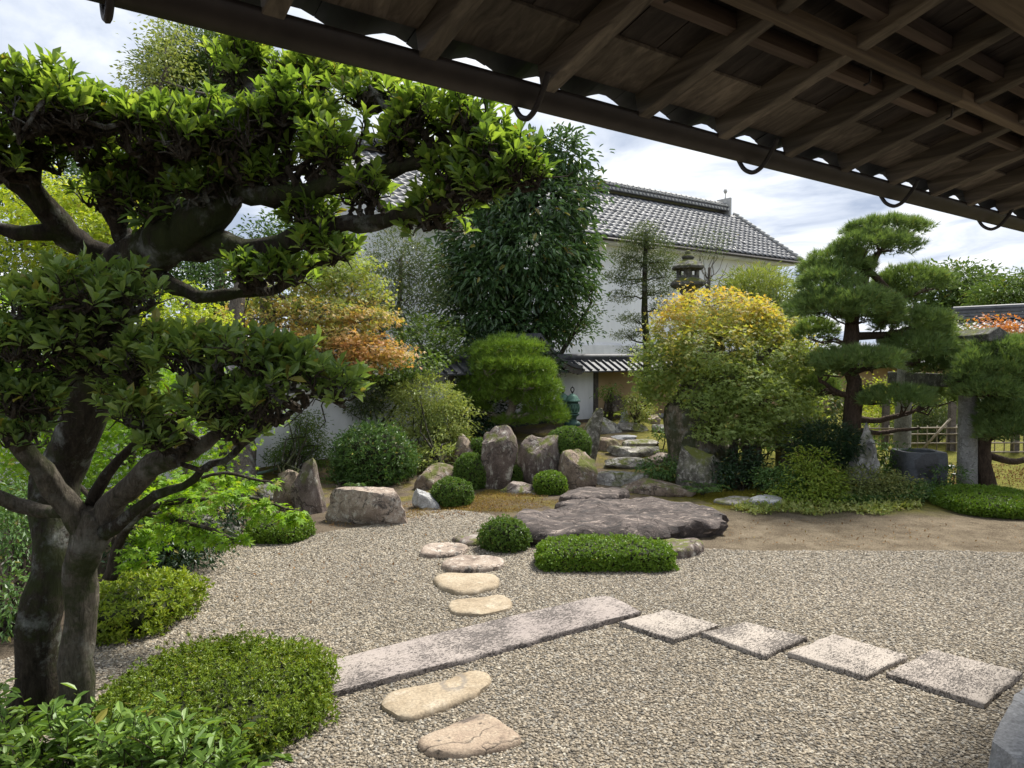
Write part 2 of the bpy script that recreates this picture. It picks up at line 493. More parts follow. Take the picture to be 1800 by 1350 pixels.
# stone
RK_PURPLE = rock_mat('rock_purple', [(0.055, 0.043, 0.038), (0.105, 0.081, 0.071), (0.165, 0.131, 0.114), (0.25, 0.21, 0.184)], pale=(0.40, 0.38, 0.33), pale_amt=0.55, streak=0.55, moss=0.15)
RK_BROWN = rock_mat('rock_brown', [(0.085, 0.064, 0.05), (0.16, 0.12, 0.09), (0.24, 0.185, 0.14), (0.33, 0.27, 0.21)], pale_amt=0.35, streak=0.7, moss=0.2, dark=0.3)
RK_TAN = rock_mat('rock_tan', [(0.16, 0.125, 0.10), (0.26, 0.205, 0.165), (0.36, 0.295, 0.24), (0.46, 0.39, 0.33)], pale=(0.52, 0.48, 0.42), pale_amt=0.5, dark=0.3, sc=1.2)
RK_GREY = rock_mat('rock_grey', [(0.10, 0.097, 0.09), (0.19, 0.185, 0.17), (0.29, 0.28, 0.26), (0.40, 0.39, 0.36)], pale=(0.50, 0.50, 0.47), pale_amt=0.6, streak=0.5, moss=0.25, dark=0.5)
RK_PALE = rock_mat('rock_pale', [(0.22, 0.22, 0.21), (0.32, 0.32, 0.31), (0.42, 0.42, 0.41), (0.52, 0.52, 0.5)], pale=(0.6, 0.6, 0.58), pale_amt=0.5, sc=1.3)
RK_MOSSY = rock_mat('rock_mossy', [(0.06, 0.055, 0.045), (0.12, 0.11, 0.09), (0.19, 0.18, 0.15), (0.28, 0.26, 0.22)], pale=(0.45, 0.42, 0.37), pale_amt=0.8, moss=0.6, sc=1.3)
RK_FLAT = rock_mat('rock_flat', [(0.042, 0.035, 0.033), (0.075, 0.062, 0.057), (0.125, 0.103, 0.093), (0.21, 0.172, 0.15)], pale=(0.40, 0.33, 0.28), pale_amt=0.3, streak=1.0, sc=1.5, dark=0.45, aniso=(0.45, 1.3))
RK_STEP = rock_mat('rock_step', [(0.11, 0.10, 0.09), (0.20, 0.185, 0.165), (0.30, 0.28, 0.25), (0.40, 0.375, 0.34)], pale=(0.48, 0.46, 0.42), pale_amt=0.6, moss=0.15, dark=0.4)
RK_OCHRE = rock_mat('stone_ochre', [(0.23, 0.18, 0.12), (0.29, 0.232, 0.16), (0.335, 0.275, 0.195), (0.375, 0.315, 0.232)], pale=(0.40, 0.34, 0.26), pale_amt=0.3, sc=0.8, bump=0.35)
RK_OCHRE2 = rock_mat('stone_ochre_grey', [(0.18, 0.135, 0.11), (0.265, 0.20, 0.15), (0.325, 0.255, 0.188), (0.365, 0.295, 0.222)], pale=(0.39, 0.325, 0.25), pale_amt=0.3, sc=1.0, bump=0.5, dark=0.35)
def marked(mat, name, marks, colour):
    m = mat.copy(); m.name = name
    t = m.node_tree
    b = next(n for n in t.nodes if n.type == 'BSDF_PRINCIPLED')
    pos = nd(t, 'ShaderNodeNewGeometry').outputs['Position']
    wob = noise_(t, pos, 22, 5, .7)
    c = b.inputs['Base Color'].links[0].from_socket
    for p, r, w, sq in marks:
        d = nd(t, 'ShaderNodeVectorMath', {0: pos, 1: tuple(float(x) for x in p)}, operation='SUBTRACT').outputs[0]
        d = nd(t, 'ShaderNodeVectorMath', {0: d, 1: (1.0, sq, 0.0)}, operation='MULTIPLY').outputs[0]
        l = nd(t, 'ShaderNodeVectorMath', {0: d}, operation='LENGTH').outputs['Value']
        l = math_(t, 'ADD', l, math_(t, 'MULTIPLY', math_(t, 'SUBTRACT', wob, .5), w * 3.2))
        k = ramp(t, math_(t, 'DIVIDE', math_(t, 'ABSOLUTE', math_(t, 'SUBTRACT', l, r)), w), [(.35, .6), (1.2, 0.0)])
        c = mixc(t, k, c, colour)
    t.links.new(c, b.inputs['Base Color'])
    return m
RK_SLATE = rock_mat('stone_slate', [(0.21, 0.21, 0.212), (0.28, 0.28, 0.282), (0.33, 0.33, 0.333), (0.39, 0.39, 0.39)], pale=(0.44, 0.44, 0.44), pale_amt=0.3, sc=0.8, bump=0.5)
GRANITE = rock_mat('granite', [(0.22, 0.215, 0.205), (0.30, 0.295, 0.28), (0.36, 0.355, 0.34), (0.44, 0.43, 0.41)], pale=(0.48, 0.47, 0.45), pale_amt=0.4, sc=2.2, bump=0.9)
GRANITE_D = rock_mat('granite_weathered', [(0.045, 0.044, 0.039), (0.08, 0.078, 0.07), (0.125, 0.122, 0.11), (0.19, 0.185, 0.17)], pale=(0.26, 0.26, 0.235), pale_amt=0.5, moss=0.3, sc=1.6)

def slab_mat(name, light, darkc):
    """tooled stone: shallow chisel grooves with a darker colour in them"""
    m, t, bs, out = new_mat(name)
    w = tex_co(t, rot=(0, 0, -(math.pi / 2 - TH)))
    oi = nd(t, 'ShaderNodeObjectInfo').outputs['Random']
    w = nd(t, 'ShaderNodeVectorMath', {0: w, 1: nd(t, 'ShaderNodeCombineXYZ', {0: math_(t, 'MULTIPLY', oi, 19.0), 1: math_(t, 'MULTIPLY', oi, 7.0), 2: 0.0}).outputs[0]}, operation='ADD').outputs[0]
    v = nd(t, 'ShaderNodeMapping', {'Vector': w, 'Scale': (44, 96, 60)}).outputs[0]
    a = noise_(t, v, 1.0, 5, 0.65, 1.0)
    big = noise_(t, w, 3.0, 4, 0.6)
    fine = noise_(t, w, 160, 3, 0.7)
    thr = math_(t, 'ADD', a, math_(t, 'MULTIPLY', math_(t, 'SUBTRACT', big, 0.5), 0.5))
    k = ramp(t, thr, [(0.50, 0.0), (0.58, 1.0)])
    lc = mixc(t, ramp(t, noise_(t, w, 1.3, 4), [(0.4, 0.0), (0.65, 0.7)]), light, tuple(0.82 * x for x in (light[0] * 0.98, light[1] * 0.97, light[2] * 1.0)))
    c = mixc(t, k, lc, darkc)
    c = mixc(t, 1.0, c, ramp(t, fine, [(0.3, 0.72), (0.7, 1.2)]), 'MULTIPLY')
    t.links.new(c, bs.inputs['Base Color'])
    bs.inputs['Roughness'].default_value = 0.9
    bs.inputs['Specular IOR Level'].default_value = 0.2
    h = math_(t, 'SUBTRACT', math_(t, 'MULTIPLY', fine, 0.2), k)
    bump_(t, bs, h, 0.7, 0.008)
    return m
SLAB = slab_mat('slab_pink', (0.31, 0.27, 0.243), (0.085, 0.075, 0.07))
SLAB2 = slab_mat('slab_cream', (0.36, 0.318, 0.275), (0.085, 0.075, 0.068))
# buildings
WHITE = plain_mat('white_plaster', (0.66, 0.685, 0.73), (0.89, 0.90, 0.92), 1.1, 0.85, 0.05, (1, 1, 0.18), detail=10)
WHITE2 = plain_mat('white_plaster_worn', (0.50, 0.505, 0.52), (0.80, 0.80, 0.80), 1.9, 0.85, 0.08, (1, 1, 0.25), detail=10)
OCHRE = plain_mat('ochre_plaster', (0.27, 0.19, 0.10), (0.37, 0.265, 0.15), 2.0, 0.9, 0.1)
TILE = plain_mat('kawara_tile', (0.085, 0.088, 0.096), (0.16, 0.164, 0.175), 5, 0.62, 0.1, spec=0.5)
_t = TILE.node_tree
_b = next(n for n in _t.nodes if n.type == 'BSDF_PRINCIPLED')
_r = math_(_t, 'FRACT', math_(_t, 'ADD', nd(_t, 'ShaderNodeNewGeometry').outputs['Random Per Island'], nd(_t, 'ShaderNodeObjectInfo').outputs['Random']))
_t.links.new(mixc(_t, 1.0, _b.inputs['Base Color'].links[0].from_socket, ramp(_t, _r, [(0.0, 0.72), (0.6, 1.0), (1.0, 1.22)]), 'MULTIPLY'), _b.inputs['Base Color'])
TILE_D = plain_mat('kawara_tile_dark', (0.026, 0.027, 0.031), (0.062, 0.064, 0.074), 7, 0.62, 0.1, spec=0.5)
TILE_CAP = plain_mat('ridge_mortar', (0.30, 0.30, 0.29), (0.50, 0.50, 0.48), 8, 0.8, 0.2)
TAR = plain_mat('dark_board', (0.012, 0.011, 0.012), (0.03, 0.028, 0.028), 9, 0.8, 0.1)
POST = wood_mat('post_wood', (0.05, 0.042, 0.038), (0.10, 0.085, 0.075), (0.15, 0.13, 0.115))
BAMBOO = plain_mat('bamboo_dry', (0.17, 0.14, 0.10), (0.33, 0.28, 0.2), 12, 0.6, 0.1)
BRONZE = plain_mat('bronze_patina', (0.075, 0.16, 0.125), (0.20, 0.345, 0.27), 9, 0.6, 0.2, spec=0.3, metal=0.15)
BRONZE_D = plain_mat('bronze_dark', (0.03, 0.07, 0.06), (0.075, 0.14, 0.115), 9, 0.6, 0.2)
BLACKST = plain_mat('black_stone', (0.010, 0.010, 0.012), (0.03, 0.03, 0.033), 5, 0.35, 0.1, spec=0.5)
RAFT = wood_mat('rafter_wood', (0.055, 0.046, 0.036), (0.11, 0.093, 0.073), (0.19, 0.161, 0.127), u_scale=1.6, across=30)
BOARD = wood_mat('board_wood', (0.018, 0.0145, 0.0125), (0.036, 0.029, 0.025), (0.066, 0.053, 0.045), u_scale=1.1, across=22)
BATTEN = wood_mat('batten_wood', (0.058, 0.043, 0.034), (0.09, 0.066, 0.052), (0.13, 0.098, 0.078), u_scale=-1.4, across=30)
RAILW = wood_mat('rail_wood', (0.075, 0.056, 0.042), (0.125, 0.095, 0.068), (0.18, 0.14, 0.10), u_scale=-1.6, across=34)
COPPER = plain_mat('gutter_copper', (0.02, 0.016, 0.0135), (0.04, 0.032, 0.027), 8, 0.55, 0.05, (1, 1, 1), spec=0.4, metal=0.3)
IRON = plain_mat('dark_iron', (0.018, 0.015, 0.014), (0.04, 0.034, 0.03), 20, 0.6, 0.1)
# ---------------------------------------------------------------- foliage builders
def unit(a):
    return a / (np.linalg.norm(a, axis=-1, keepdims=True) + 1e-9)

# leaf shapes: x across, y along the leaf, z up; unit length
LEAF2 = (np.array([[0, 0, 0], [-.5, .42, .10], [0, 1, -.06], [.5, .42, .10]]), np.array([[0, 2, 1], [0, 3, 2]]))
LEAF4 = (np.array([[0, 0, 0], [-.42, .30, .09], [-.38, .70, .05], [0, 1, -.12], [.38, .70, .05], [.42, .30, .09]]),
         np.array([[0, 2, 1], [0, 3, 2], [0, 5, 4], [0, 4, 3]]))
LEAF8 = (np.array([[0, 0, 0], [-.34, .30, .10], [0, .30, 0], [.34, .30, .10], [-.46, .66, .10], [0, .66, -.01], [.46, .66, .10], [0, 1, -.10]]),
         np.array([[0, 2, 1], [0, 3, 2], [1, 2, 5], [1, 5, 4], [2, 3, 6], [2, 6, 5], [4, 5, 7], [5, 6, 7]]))
def _star(lobes, w):
    v, f = [(0, .35, 0)], []
    for ang, ln in lobes:
        t = math.radians(ang)
        d = np.array([math.sin(t), math.cos(t), 0]); n = np.array([d[1], -d[0], 0])
        c = np.array([0, .35, 0])
        k = len(v)
        v += [tuple(c + d * ln * .45 + n * w), tuple(c + d * ln + np.array([0, 0, -.08])), tuple(c + d * ln * .45 - n * w)]
        f += [(0, k, k + 1), (0, k + 1, k + 2)]
    return np.array(v), np.array(f)
MAPLE10 = _star([(0, .65), (48, .6), (-48, .6), (100, .42), (-100, .42)], .11)
def _star3(lobes, w):
    v, f = [], []
    for ang, ln in lobes:
        t = math.radians(ang)
        d = np.array([math.sin(t), math.cos(t), 0]); n = np.array([d[1], -d[0], 0])
        c = np.array([0, .3, 0]); k = len(v)
        v += [tuple(c + n * w), tuple(c + d * ln), tuple(c - n * w)]
        f += [(k, k + 1, k + 2)]
    return np.array(v), np.array(f)
MAPLE5 = _star([(0, .7), (58, .62), (-58, .62)], .15)

def leaves(name, pos, along, up, L, Wd, tpl, mat, parent=None, base=None, jit=0.3, smooth=False):
    """one mesh of leaves: pos, along (leaf axis), up (leaf face) are (n,3)"""
    T, F = tpl
    n = len(pos)
    y = unit(along)
    x = unit(np.cross(y, up))
    z = np.cross(x, y)
    s = (1 + jit * (rng.random(n) * 2 - 1))
    L_ = (L * s)[:, None, None]; W_ = (Wd * s)[:, None, None]
    V = pos[:, None, :] + T[None, :, 0:1] * x[:, None, :] * W_ + T[None, :, 1:2] * y[:, None, :] * L_ + T[None, :, 2:3] * z[:, None, :] * L_
    k = len(T)
    FF = (F[None] + (np.arange(n) * k)[:, None, None]).reshape(-1, F.shape[1])
    return np_mesh(name, V.reshape(-1, 3), FF, mat, parent, base, smooth)

def rvec(n):
    return unit(rng.normal(size=(n, 3)))

def pad(px, py, rx, ry, Y, rd=None):
    """an ellipsoid of foliage seen at a pixel: centre and half sizes in metres"""
    m = Y / F_PX
    return (P(px, py, Y), np.array([rx * m, (rd if rd is not None else rx * .85) * m, ry * m]))

def crown(pads, mat, parent, L, Wd, tpl=LEAF2, cov=3.0, clump=0.16, droop=0.25, outward=0.7, up=0.6, name='crown', shell=0.55, stray=0.12, per=14, flat=1.0):
    pos, al, nu = [], [], []
    for c, r in pads:
        area = math.pi * (r[0] * r[2] + r[0] * r[1] + r[1] * r[2]) * 1.1
        n = int(cov * area / (L * Wd * .75))
        nc = max(4, n // per)
        d = rvec(nc)
        rad = (shell + (1 - shell) * rng.random(nc)) ** .8
        far = rng.random(nc) < stray
        rad = np.where(far, rad * (1.05 + .28 * rng.random(nc)), rad)
        rad *= 1 + .16 * fbm(d * 2.6 + c, 5, 2)
        cc = c + d * r * rad[:, None]
        q = np.repeat(np.arange(nc), per)
        g = rng.normal(size=(len(q), 3)) * clump * np.array([1, 1, .55 * flat])
        p = cc[q] + g
        o = unit(unit(p - c) * outward + rvec(len(q)) * .75 + g / clump * .25 + np.array([0, 0, -droop]))
        pos.append(p); al.append(o); nu.append(unit(rvec(len(q)) * .6 + np.array([0, 0, up]) + .35 * unit(p - c)))
    return leaves(name, np.concatenate(pos), np.concatenate(al), np.concatenate(nu), L, Wd, tpl, mat, parent)

def pine_crown(pads, mat, parent, NL=0.085, NW=0.0042, cov=1.0, needles=12, spread=0.42, name='crown', thick=0.35):
    """pads clipped into flat cushions: bundles of needles pointing up and out"""
    Ps, Ds, An = [], [], []
    for c, r in pads:
        area = math.pi * r[0] * r[1] * 1.5 + math.pi * (r[0] + r[1]) * r[2]
        n = int(cov * area / (NL * NL * .42))
        d = rvec(n)
        d[:, 2] = np.where(d[:, 2] < -.25, -d[:, 2] * .5, d[:, 2])
        d = unit(d)
        k = (1 - thick * rng.random(n) ** 1.6) * (1 + .2 * fbm(d * 3.1 + c, 3, 2))
        Ps.append(c + d * r * k[:, None])
        Ds.append(unit(d * .75 + np.array([0, 0, .55]) + .35 * rvec(n)))
    p = np.concatenate(Ps); d = np.concatenate(Ds)
    n = len(p)
    q = np.repeat(np.arange(n), needles)
    dirs = unit(d[q] + spread * rng.normal(size=(len(q), 3)))
    ln = NL * (.7 + .5 * rng.random(len(q)))
    side = unit(np.cross(dirs, rvec(len(q)))) * (NW / 2)
    a = p[q]
    V = np.stack([a - side, a + side, a + dirs * ln[:, None]], 1).reshape(-1, 3)
    return np_mesh(name, V, np.arange(len(V)).reshape(-1, 3), mat, parent)

def wiggle(p, q, n, amp, sag=0.0):
    t = np.linspace(0, 1, n)[:, None]
    p, q = np.asarray(p, float), np.asarray(q, float)
    L = np.linalg.norm(q - p)
    off = rng.normal(size=(n, 3)) * amp * L
    off[0] = 0; off[-1] = 0
    x = p + (q - p) * t + off
    x[:, 2] += sag * L * np.sin(math.pi * t[:, 0])
    return x

def smooth_path(pts, rad, k=4):
    """Catmull-Rom through the points, with radii"""
    pts = np.asarray(pts, float); rad = np.asarray(rad, float)
    e = np.vstack([2 * pts[0] - pts[1], pts, 2 * pts[-1] - pts[-2]])
    out, rr = [], []
    for i in range(1, len(e) - 2):
        for j in range(k):
            t = j / k
            a, b, c, d = e[i - 1], e[i], e[i + 1], e[i + 2]
            out.append(.5 * ((2 * b) + (-a + c) * t + (2 * a - 5 * b + 4 * c - d) * t * t + (-a + 3 * b - 3 * c + d) * t ** 3))
            rr.append(rad[i - 1] + (rad[i] - rad[i - 1]) * t)
    out.append(pts[-1]); rr.append(rad[-1])
    return np.array(out), np.array(rr)

def limb(name, spec, mat, parent, sides=9, rough=0.18, knob=0.012, k=4):
    """spec: (px, py, Y, radius in px) along a limb; returns its points for twigs to grow from"""
    pts = [P(a, b, Y) for a, b, Y, r in spec]
    rad = [r * Y / F_PX for a, b, Y, r in spec]
    p, r = smooth_path(pts, rad, k)
    p = p + np.stack([fbm(p * 3.3, 11 + i, 3) for i in range(3)], 1) * knob * (1 + 0 * r[:, None])
    MB().tube(p, r, sides, rough=rough, seed=len(p)).build(name, mat, parent, smooth=True)
    return p, r

def twigs_to(points, skel, mb, r0, r1, n=5, amp=0.07, sides=4, sag=0.0):
    sk = np.concatenate(skel)
    for q in points:
        d = np.linalg.norm(sk - q, axis=1)
        i = np.argmin(d + .25 * np.abs(sk[:, 2] - q[2] + .1))
        w = wiggle(sk[i], q, n, amp, sag)
        mb.tube(w, np.linspace(r0, r1, n), sides, cap=False)
        yield w

def simple_tree(name, label, cat, base, trunk, pads, bark, tips=True, group=None, tr=None, limbs_r=0.03, **kw):
    """trunk: (px,py,Y,r_px) list or lists; pads: foliage ellipsoids; boughs run from the trunk to each pad"""
    t = thing(name, label, cat, base, group)
    skel = []
    trunks = trunk if isinstance(trunk[0], list) else [trunk]
    for k in trunks:
        p, r = limb('trunk', k, bark, t, sides=9, knob=.02)
        skel.append(p)
    if tips:
        mb = MB()
        sk = np.concatenate(skel)
        for c, r in pads:
            i = np.argmin(np.linalg.norm((sk - c) * np.array([1, 1, 1.6]), axis=1) + np.maximum(0, sk[:, 2] - c[2]) * 1.2)
            w = wiggle(sk[i], c + np.array([0, 0, -.3 * r[2]]), 6, .06)
            mb.tube(w, np.linspace(limbs_r, limbs_r * .4, 6), 5)
            for _ in range(5):
                d = rvec(1)[0]; d[2] = abs(d[2]) * .6
                mb.tube(wiggle(w[3 + int(rng.integers(0, 3))], c + d * r * .85, 5, .08), np.linspace(limbs_r * .38, limbs_r * .1, 5), 4, cap=False)
        mb.build('branch', bark, t, smooth=True)
    return t

def ell_shell(n, r, p=2.0, zmin=-.55, seed=0, lump=.05):
    """points and normals on a rounded box or ellipsoid; zmin cuts the bottom off"""
    d = rvec(int(n * 1.6))
    d = d[d[:, 2] > zmin][:n]
    k = (np.abs(d) ** p).sum(1) ** (-1 / p)
    k = k * (1 + lump * fbm(d * 2.7 + seed * 3.7, seed, 3))
    q = d * k[:, None] * r
    nn = np.sign(d) * np.abs(d) ** (p - 1) / r
    return q, unit(nn)

def hedge(label, pxc, w, top, base, mat, L=.022, Wd=.010, depth=None, p=2.2, cov=2.6, cat='shrub', name='clipped_shrub', group=None, tpl=LEAF2, fuzz=.012, bend=0.0, lump=.05, lean=0.0, seed=None, stand=None, ros=6):
    seed = seed if seed is not None else int(pxc)
    b = stand if stand is not None else G(pxc, base)
    m = b[1] / F_PX
    rx = w * m / 2
    ry = depth / 2 if depth else rx * .95
    # the far side of the top is what shows against what is behind
    yc = b[1] + ry * .85
    ztop = P(pxc, top, yc)[2]
    zb = b[2] - .02
    h = ztop - zb
    rz = h * .60
    c = np.array([b[0] * yc / b[1], yc, ztop - rz])
    zmin = -h * .4 / rz
    r = np.array([rx, ry, rz])
    t = thing(name, label, cat, (c[0], c[1], zb), group)
    area = 4 * math.pi * ((r[0] * r[1]) ** 1.6 / 3 + (r[0] * r[2]) ** 1.6 / 3 + (r[1] * r[2]) ** 1.6 / 3) ** (1 / 1.6) * .85
    n = int(min(70000, cov * area / (L * Wd * .6)))
    q, nn = ell_shell(max(60, n // ros), r, p, zmin, seed, lump)
    tip = unit(nn + .45 * rvec(len(q)) + np.array([0, 0, .15]))
    q = np.repeat(q, ros, 0); nn = np.repeat(nn, ros, 0); tip = np.repeat(tip, ros, 0)
    off_ = rng.random(len(q) // ros); off_ = np.repeat(np.where(rng.random(len(off_)) < .03, 1.0 + .25 * rng.random(len(off_)), off_), ros)
    q = q + nn * (off_[:, None] ** 1.5 * fuzz * 2.2 - fuzz - .35 * L) + rvec(len(q)) * L * .22
    q[:, 1] += bend * (q[:, 0] / rx) ** 2
    q[:, 0] += lean * q[:, 2]
    al = unit(tip * .7 + rvec(len(q)) * .95)
    up = unit(tip * 1.2 + .5 * rvec(len(q)))
    leaves('foliage', c + q, al, up, L, Wd, tpl, mat, t)
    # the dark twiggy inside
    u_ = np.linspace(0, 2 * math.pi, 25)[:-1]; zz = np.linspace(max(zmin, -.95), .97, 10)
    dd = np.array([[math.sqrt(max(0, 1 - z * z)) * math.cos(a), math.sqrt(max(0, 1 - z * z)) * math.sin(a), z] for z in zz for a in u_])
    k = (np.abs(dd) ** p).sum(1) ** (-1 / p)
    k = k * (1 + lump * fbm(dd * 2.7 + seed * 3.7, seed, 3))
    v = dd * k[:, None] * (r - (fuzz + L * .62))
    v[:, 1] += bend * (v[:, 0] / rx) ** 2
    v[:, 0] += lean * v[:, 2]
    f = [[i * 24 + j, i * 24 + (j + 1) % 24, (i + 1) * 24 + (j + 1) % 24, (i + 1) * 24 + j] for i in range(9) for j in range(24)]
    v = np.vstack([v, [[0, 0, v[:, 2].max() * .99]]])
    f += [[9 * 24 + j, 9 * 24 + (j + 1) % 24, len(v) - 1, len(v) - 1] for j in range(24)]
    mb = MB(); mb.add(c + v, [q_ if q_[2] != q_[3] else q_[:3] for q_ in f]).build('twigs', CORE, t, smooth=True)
    return t

def bush(label, pads, mat, base, L, Wd, cat='shrub', name='shrub', bark=None, stems=5, tpl=LEAF2, group=None, **kw):
    """a loose shrub: stems from the ground into ragged leaf clumps"""
    t = thing(name, label, cat, base, group)
    b = np.asarray(base, float)
    mb = MB()
    for c, r in pads:
        for _ in range(stems):
            d = rvec(1)[0]; d[2] = abs(d[2]) * .5
            e = c + d * r * .75
            s = b + np.array([rng.normal() * .04, rng.normal() * .04, -.03])
            h = np.linalg.norm(e - s)
            mb.tube(wiggle(s, e, 6, .05), np.linspace(.012 + .008 * h, .004, 6), 4, cap=False)
    mb.build('stem', bark or TWIG, t, smooth=True)
    crown(pads, mat, t, L, Wd, tpl, name='foliage', **kw)
    return t

# ---------------------------------------------------------------- rocks and slabs
_ico = {}
def ico(k):
    if k not in _ico:
        bm = bmesh.new()
        bmesh.ops.create_icosphere(bm, subdivisions=k, radius=1)
        bm.verts.ensure_lookup_table()
        _ico[k] = (np.array([v.co[:] for v in bm.verts]), np.array([[v.index for v in f.verts] for f in bm.faces]))
        bm.free()
    return _ico[k]

def rock(label, pxc, w, top, base, mat, name='rock', cat='rock', depth=.8, seed=None, facets=9, rough=.10, taper=0.0, lean=0.0, box=2.6, bury=.5, k=4, group=None, topcut=None, stand=None, leany=0.0, fine=1.0):
    """a weathered boulder: its foot at the pixel (pxc, base), w pixels wide and reaching up to the pixel row top"""
    seed = seed if seed is not None else int(pxc * 3 + top)
    r_ = np.random.default_rng(seed)
    b = stand if stand is not None else G(pxc, base)
    m = b[1] / F_PX
    hw = w * m / 2 * 1.17
    hd = hw * depth
    yc = b[1] + hd * .75
    h = P(pxc, top, yc)[2] - b[2]
    D, F = ico(k)
    v = D * ((np.abs(D) ** box).sum(1) ** (-1 / box))[:, None]
    for _ in range(facets + 6):
        n = unit(r_.normal(size=3)); d = .55 + .33 * r_.random()
        e = np.maximum(0, v @ n - d)
        v = v - e[:, None] * n * .97
    if topcut is not None:
        v[:, 2] = np.minimum(v[:, 2], topcut + .06 * fbm(v * 2, seed, 2))
    mx = np.abs(v).max(0)
    v = v / mx
    z01 = (v[:, 2] + 1) / 2
    v[:, :2] *= (1 - taper * z01)[:, None]
    disp = fbm(v * 1.7 + seed, seed, 5, .52) * rough + .4 * rough * np.abs(fbm(v * 5.1 + seed, seed + 9, 3)) * fine
    v = v * (1 + disp)[:, None]
    half = h * (1 + bury) / 2
    V = v * np.array([hw, hd, half])
    V[:, 2] += h - half
    V[:, 0] += lean * V[:, 2]
    V[:, 1] += leany * V[:, 2]
    c = np.array([b[0] * yc / b[1], yc, b[2]])
    o = np_mesh(name, V + c, F, mat, None, c, smooth=True)
    tag(o, label, cat, group)
    try:
        o.data.set_sharp_from_angle(angle=math.radians(38))
    except Exception:
        pass
    return o

def outline(pts, ztop, n=40, rough=0.02, seed=1, terrain=False):
    q = np.array([G(a, b, ztop) for a, b in pts])
    return q

def resample(q, n, closed=True, smooth=True):
    if smooth:
        e = np.vstack([q[-1], q, q[0], q[1]])
        o = []
        for i in range(1, len(e) - 2):
            for j in range(8):
                t = j / 8; a, b, c, d = e[i - 1], e[i], e[i + 1], e[i + 2]
                o.append(.5 * ((2 * b) + (-a + c) * t + (2 * a - 5 * b + 4 * c - d) * t * t + (-a + 3 * b - 3 * c + d) * t ** 3))
        q = np.array(o)
    e = np.vstack([q, q[:1]])
    s = np.concatenate([[0], np.cumsum(np.linalg.norm(np.diff(e, axis=0), axis=1))])
    t = np.linspace(0, s[-1], n, endpoint=False)
    return np.stack([np.interp(t, s, e[:, i]) for i in range(3)], 1)

def flat_stone(label, pix, ztop, mat, name='stepping_stone', cat='stepping stone', thick=None, n=64, smooth=True, edge=.02, rough=.006, edge_rough=.012, dome=.0, group=None, seed=1, under=0.0, rings=9, rfreq=3.0, octv=4):
    """a flat stone from the outline of its top at height ztop above the ground"""
    q = resample(np.array([G(a, b, ztop) for a, b in pix]), n, smooth=smooth)
    zc = float(np.mean(q[:, 2]))
    c = q.mean(0)
    thick = thick or ztop + .06
    q[:, :2] += np.stack([fbm(q * 9, seed, 3), fbm(q * 9 + 50, seed, 3)], 1) * edge_rough
    V, F = [], []
    def ringv(k, z, shrink):
        d = q - c
        r = np.linalg.norm(d[:, :2], axis=1)[:, None]
        p = c + d * ((r - shrink) / r) * k
        p[:, 2] = z
        return p
    prof = [(-thick, under), (-thick * .5, under * .4), (-edge, 0.0), (-edge * .35, edge * .25), (0, edge * .95)]
    rows = [ringv(1, zc + z, s) for z, s in prof]
    for i in range(1, rings):
        rows.append(ringv(1 - i / rings, zc, edge * .95))
    for i, r in enumerate(rows):
        if i >= 3:
            k = min(1, (i - 3) / 3)
            r[:, 2] += (fbm(r * rfreq, seed + 5, octv) * rough + dome * (1 - ((i >= 4) and (1 - (i - 4) / rings) ** 2 or 1))) * (1 if i > 3 else .5)
        else:
            r[:, 2] += rough * .5 * fbm(r * rfreq, seed + 5, 2) * (0 if i == 0 else 1)
            r[:, :2] += (np.stack([fbm(r * 8, seed + 2, 3), fbm(r * 8 + 9, seed + 3, 3)], 1)) * edge_rough * .5
    V = np.vstack(rows + [[[c[0], c[1], zc + dome + float(fbm(np.array([c * rfreq]), seed + 5, octv)[0]) * rough]]])
    m = len(rows)
    for i in range(m - 1):
        for j in range(n):
            F.append((i * n + j, i * n + (j + 1) % n, (i + 1) * n + (j + 1) % n, (i + 1) * n + j))
    for j in range(n):
        F.append(((m - 1) * n + j, (m - 1) * n + (j + 1) % n, len(V) - 1))
    # facing: make the top look up whatever way the outline turned
    a, b_, c_ = V[F[-1][0]], V[F[-1][1]], V[F[-1][2]]
    if np.cross(b_ - a, c_ - a)[2] < 0:
        F = [f[::-1] for f in F]
    o = MB().add(V, F).build(name, mat, None, base=(c[0], c[1], zc - thick), smooth=True)
    try:
        o.data.set_sharp_from_angle(angle=math.radians(50))
    except Exception:
        pass
    tag(o, label, cat, group)
    return o
# ---------------------------------------------------------------- ground and gravel
def axis(lo, hi, core0, core1, step, far):
    return np.unique(np.concatenate([np.linspace(lo, core0, far), np.arange(core0, core1, step), np.linspace(core1, hi, far)]))
gx = axis(-220, 260, -9, 13, .22, 14)
gy = axis(-60, 420, 1.0, 22, .22, 16)
GX, GY = np.meshgrid(gx, gy)
gv = np.stack([GX.ravel(), GY.ravel(), terr(GX, GY).ravel()], 1)
gv[:, 2] += np.where(gv[:, 1] > 9.0, .02 * fbm(gv * 1.1, 3, 3), 0)
nx, ny = len(gx), len(gy)
ii, jj = np.meshgrid(np.arange(nx - 1), np.arange(ny - 1))
k0 = (jj * nx + ii).ravel()
gf = np.stack([k0, k0 + 1, k0 + nx + 1, k0 + nx], 1)

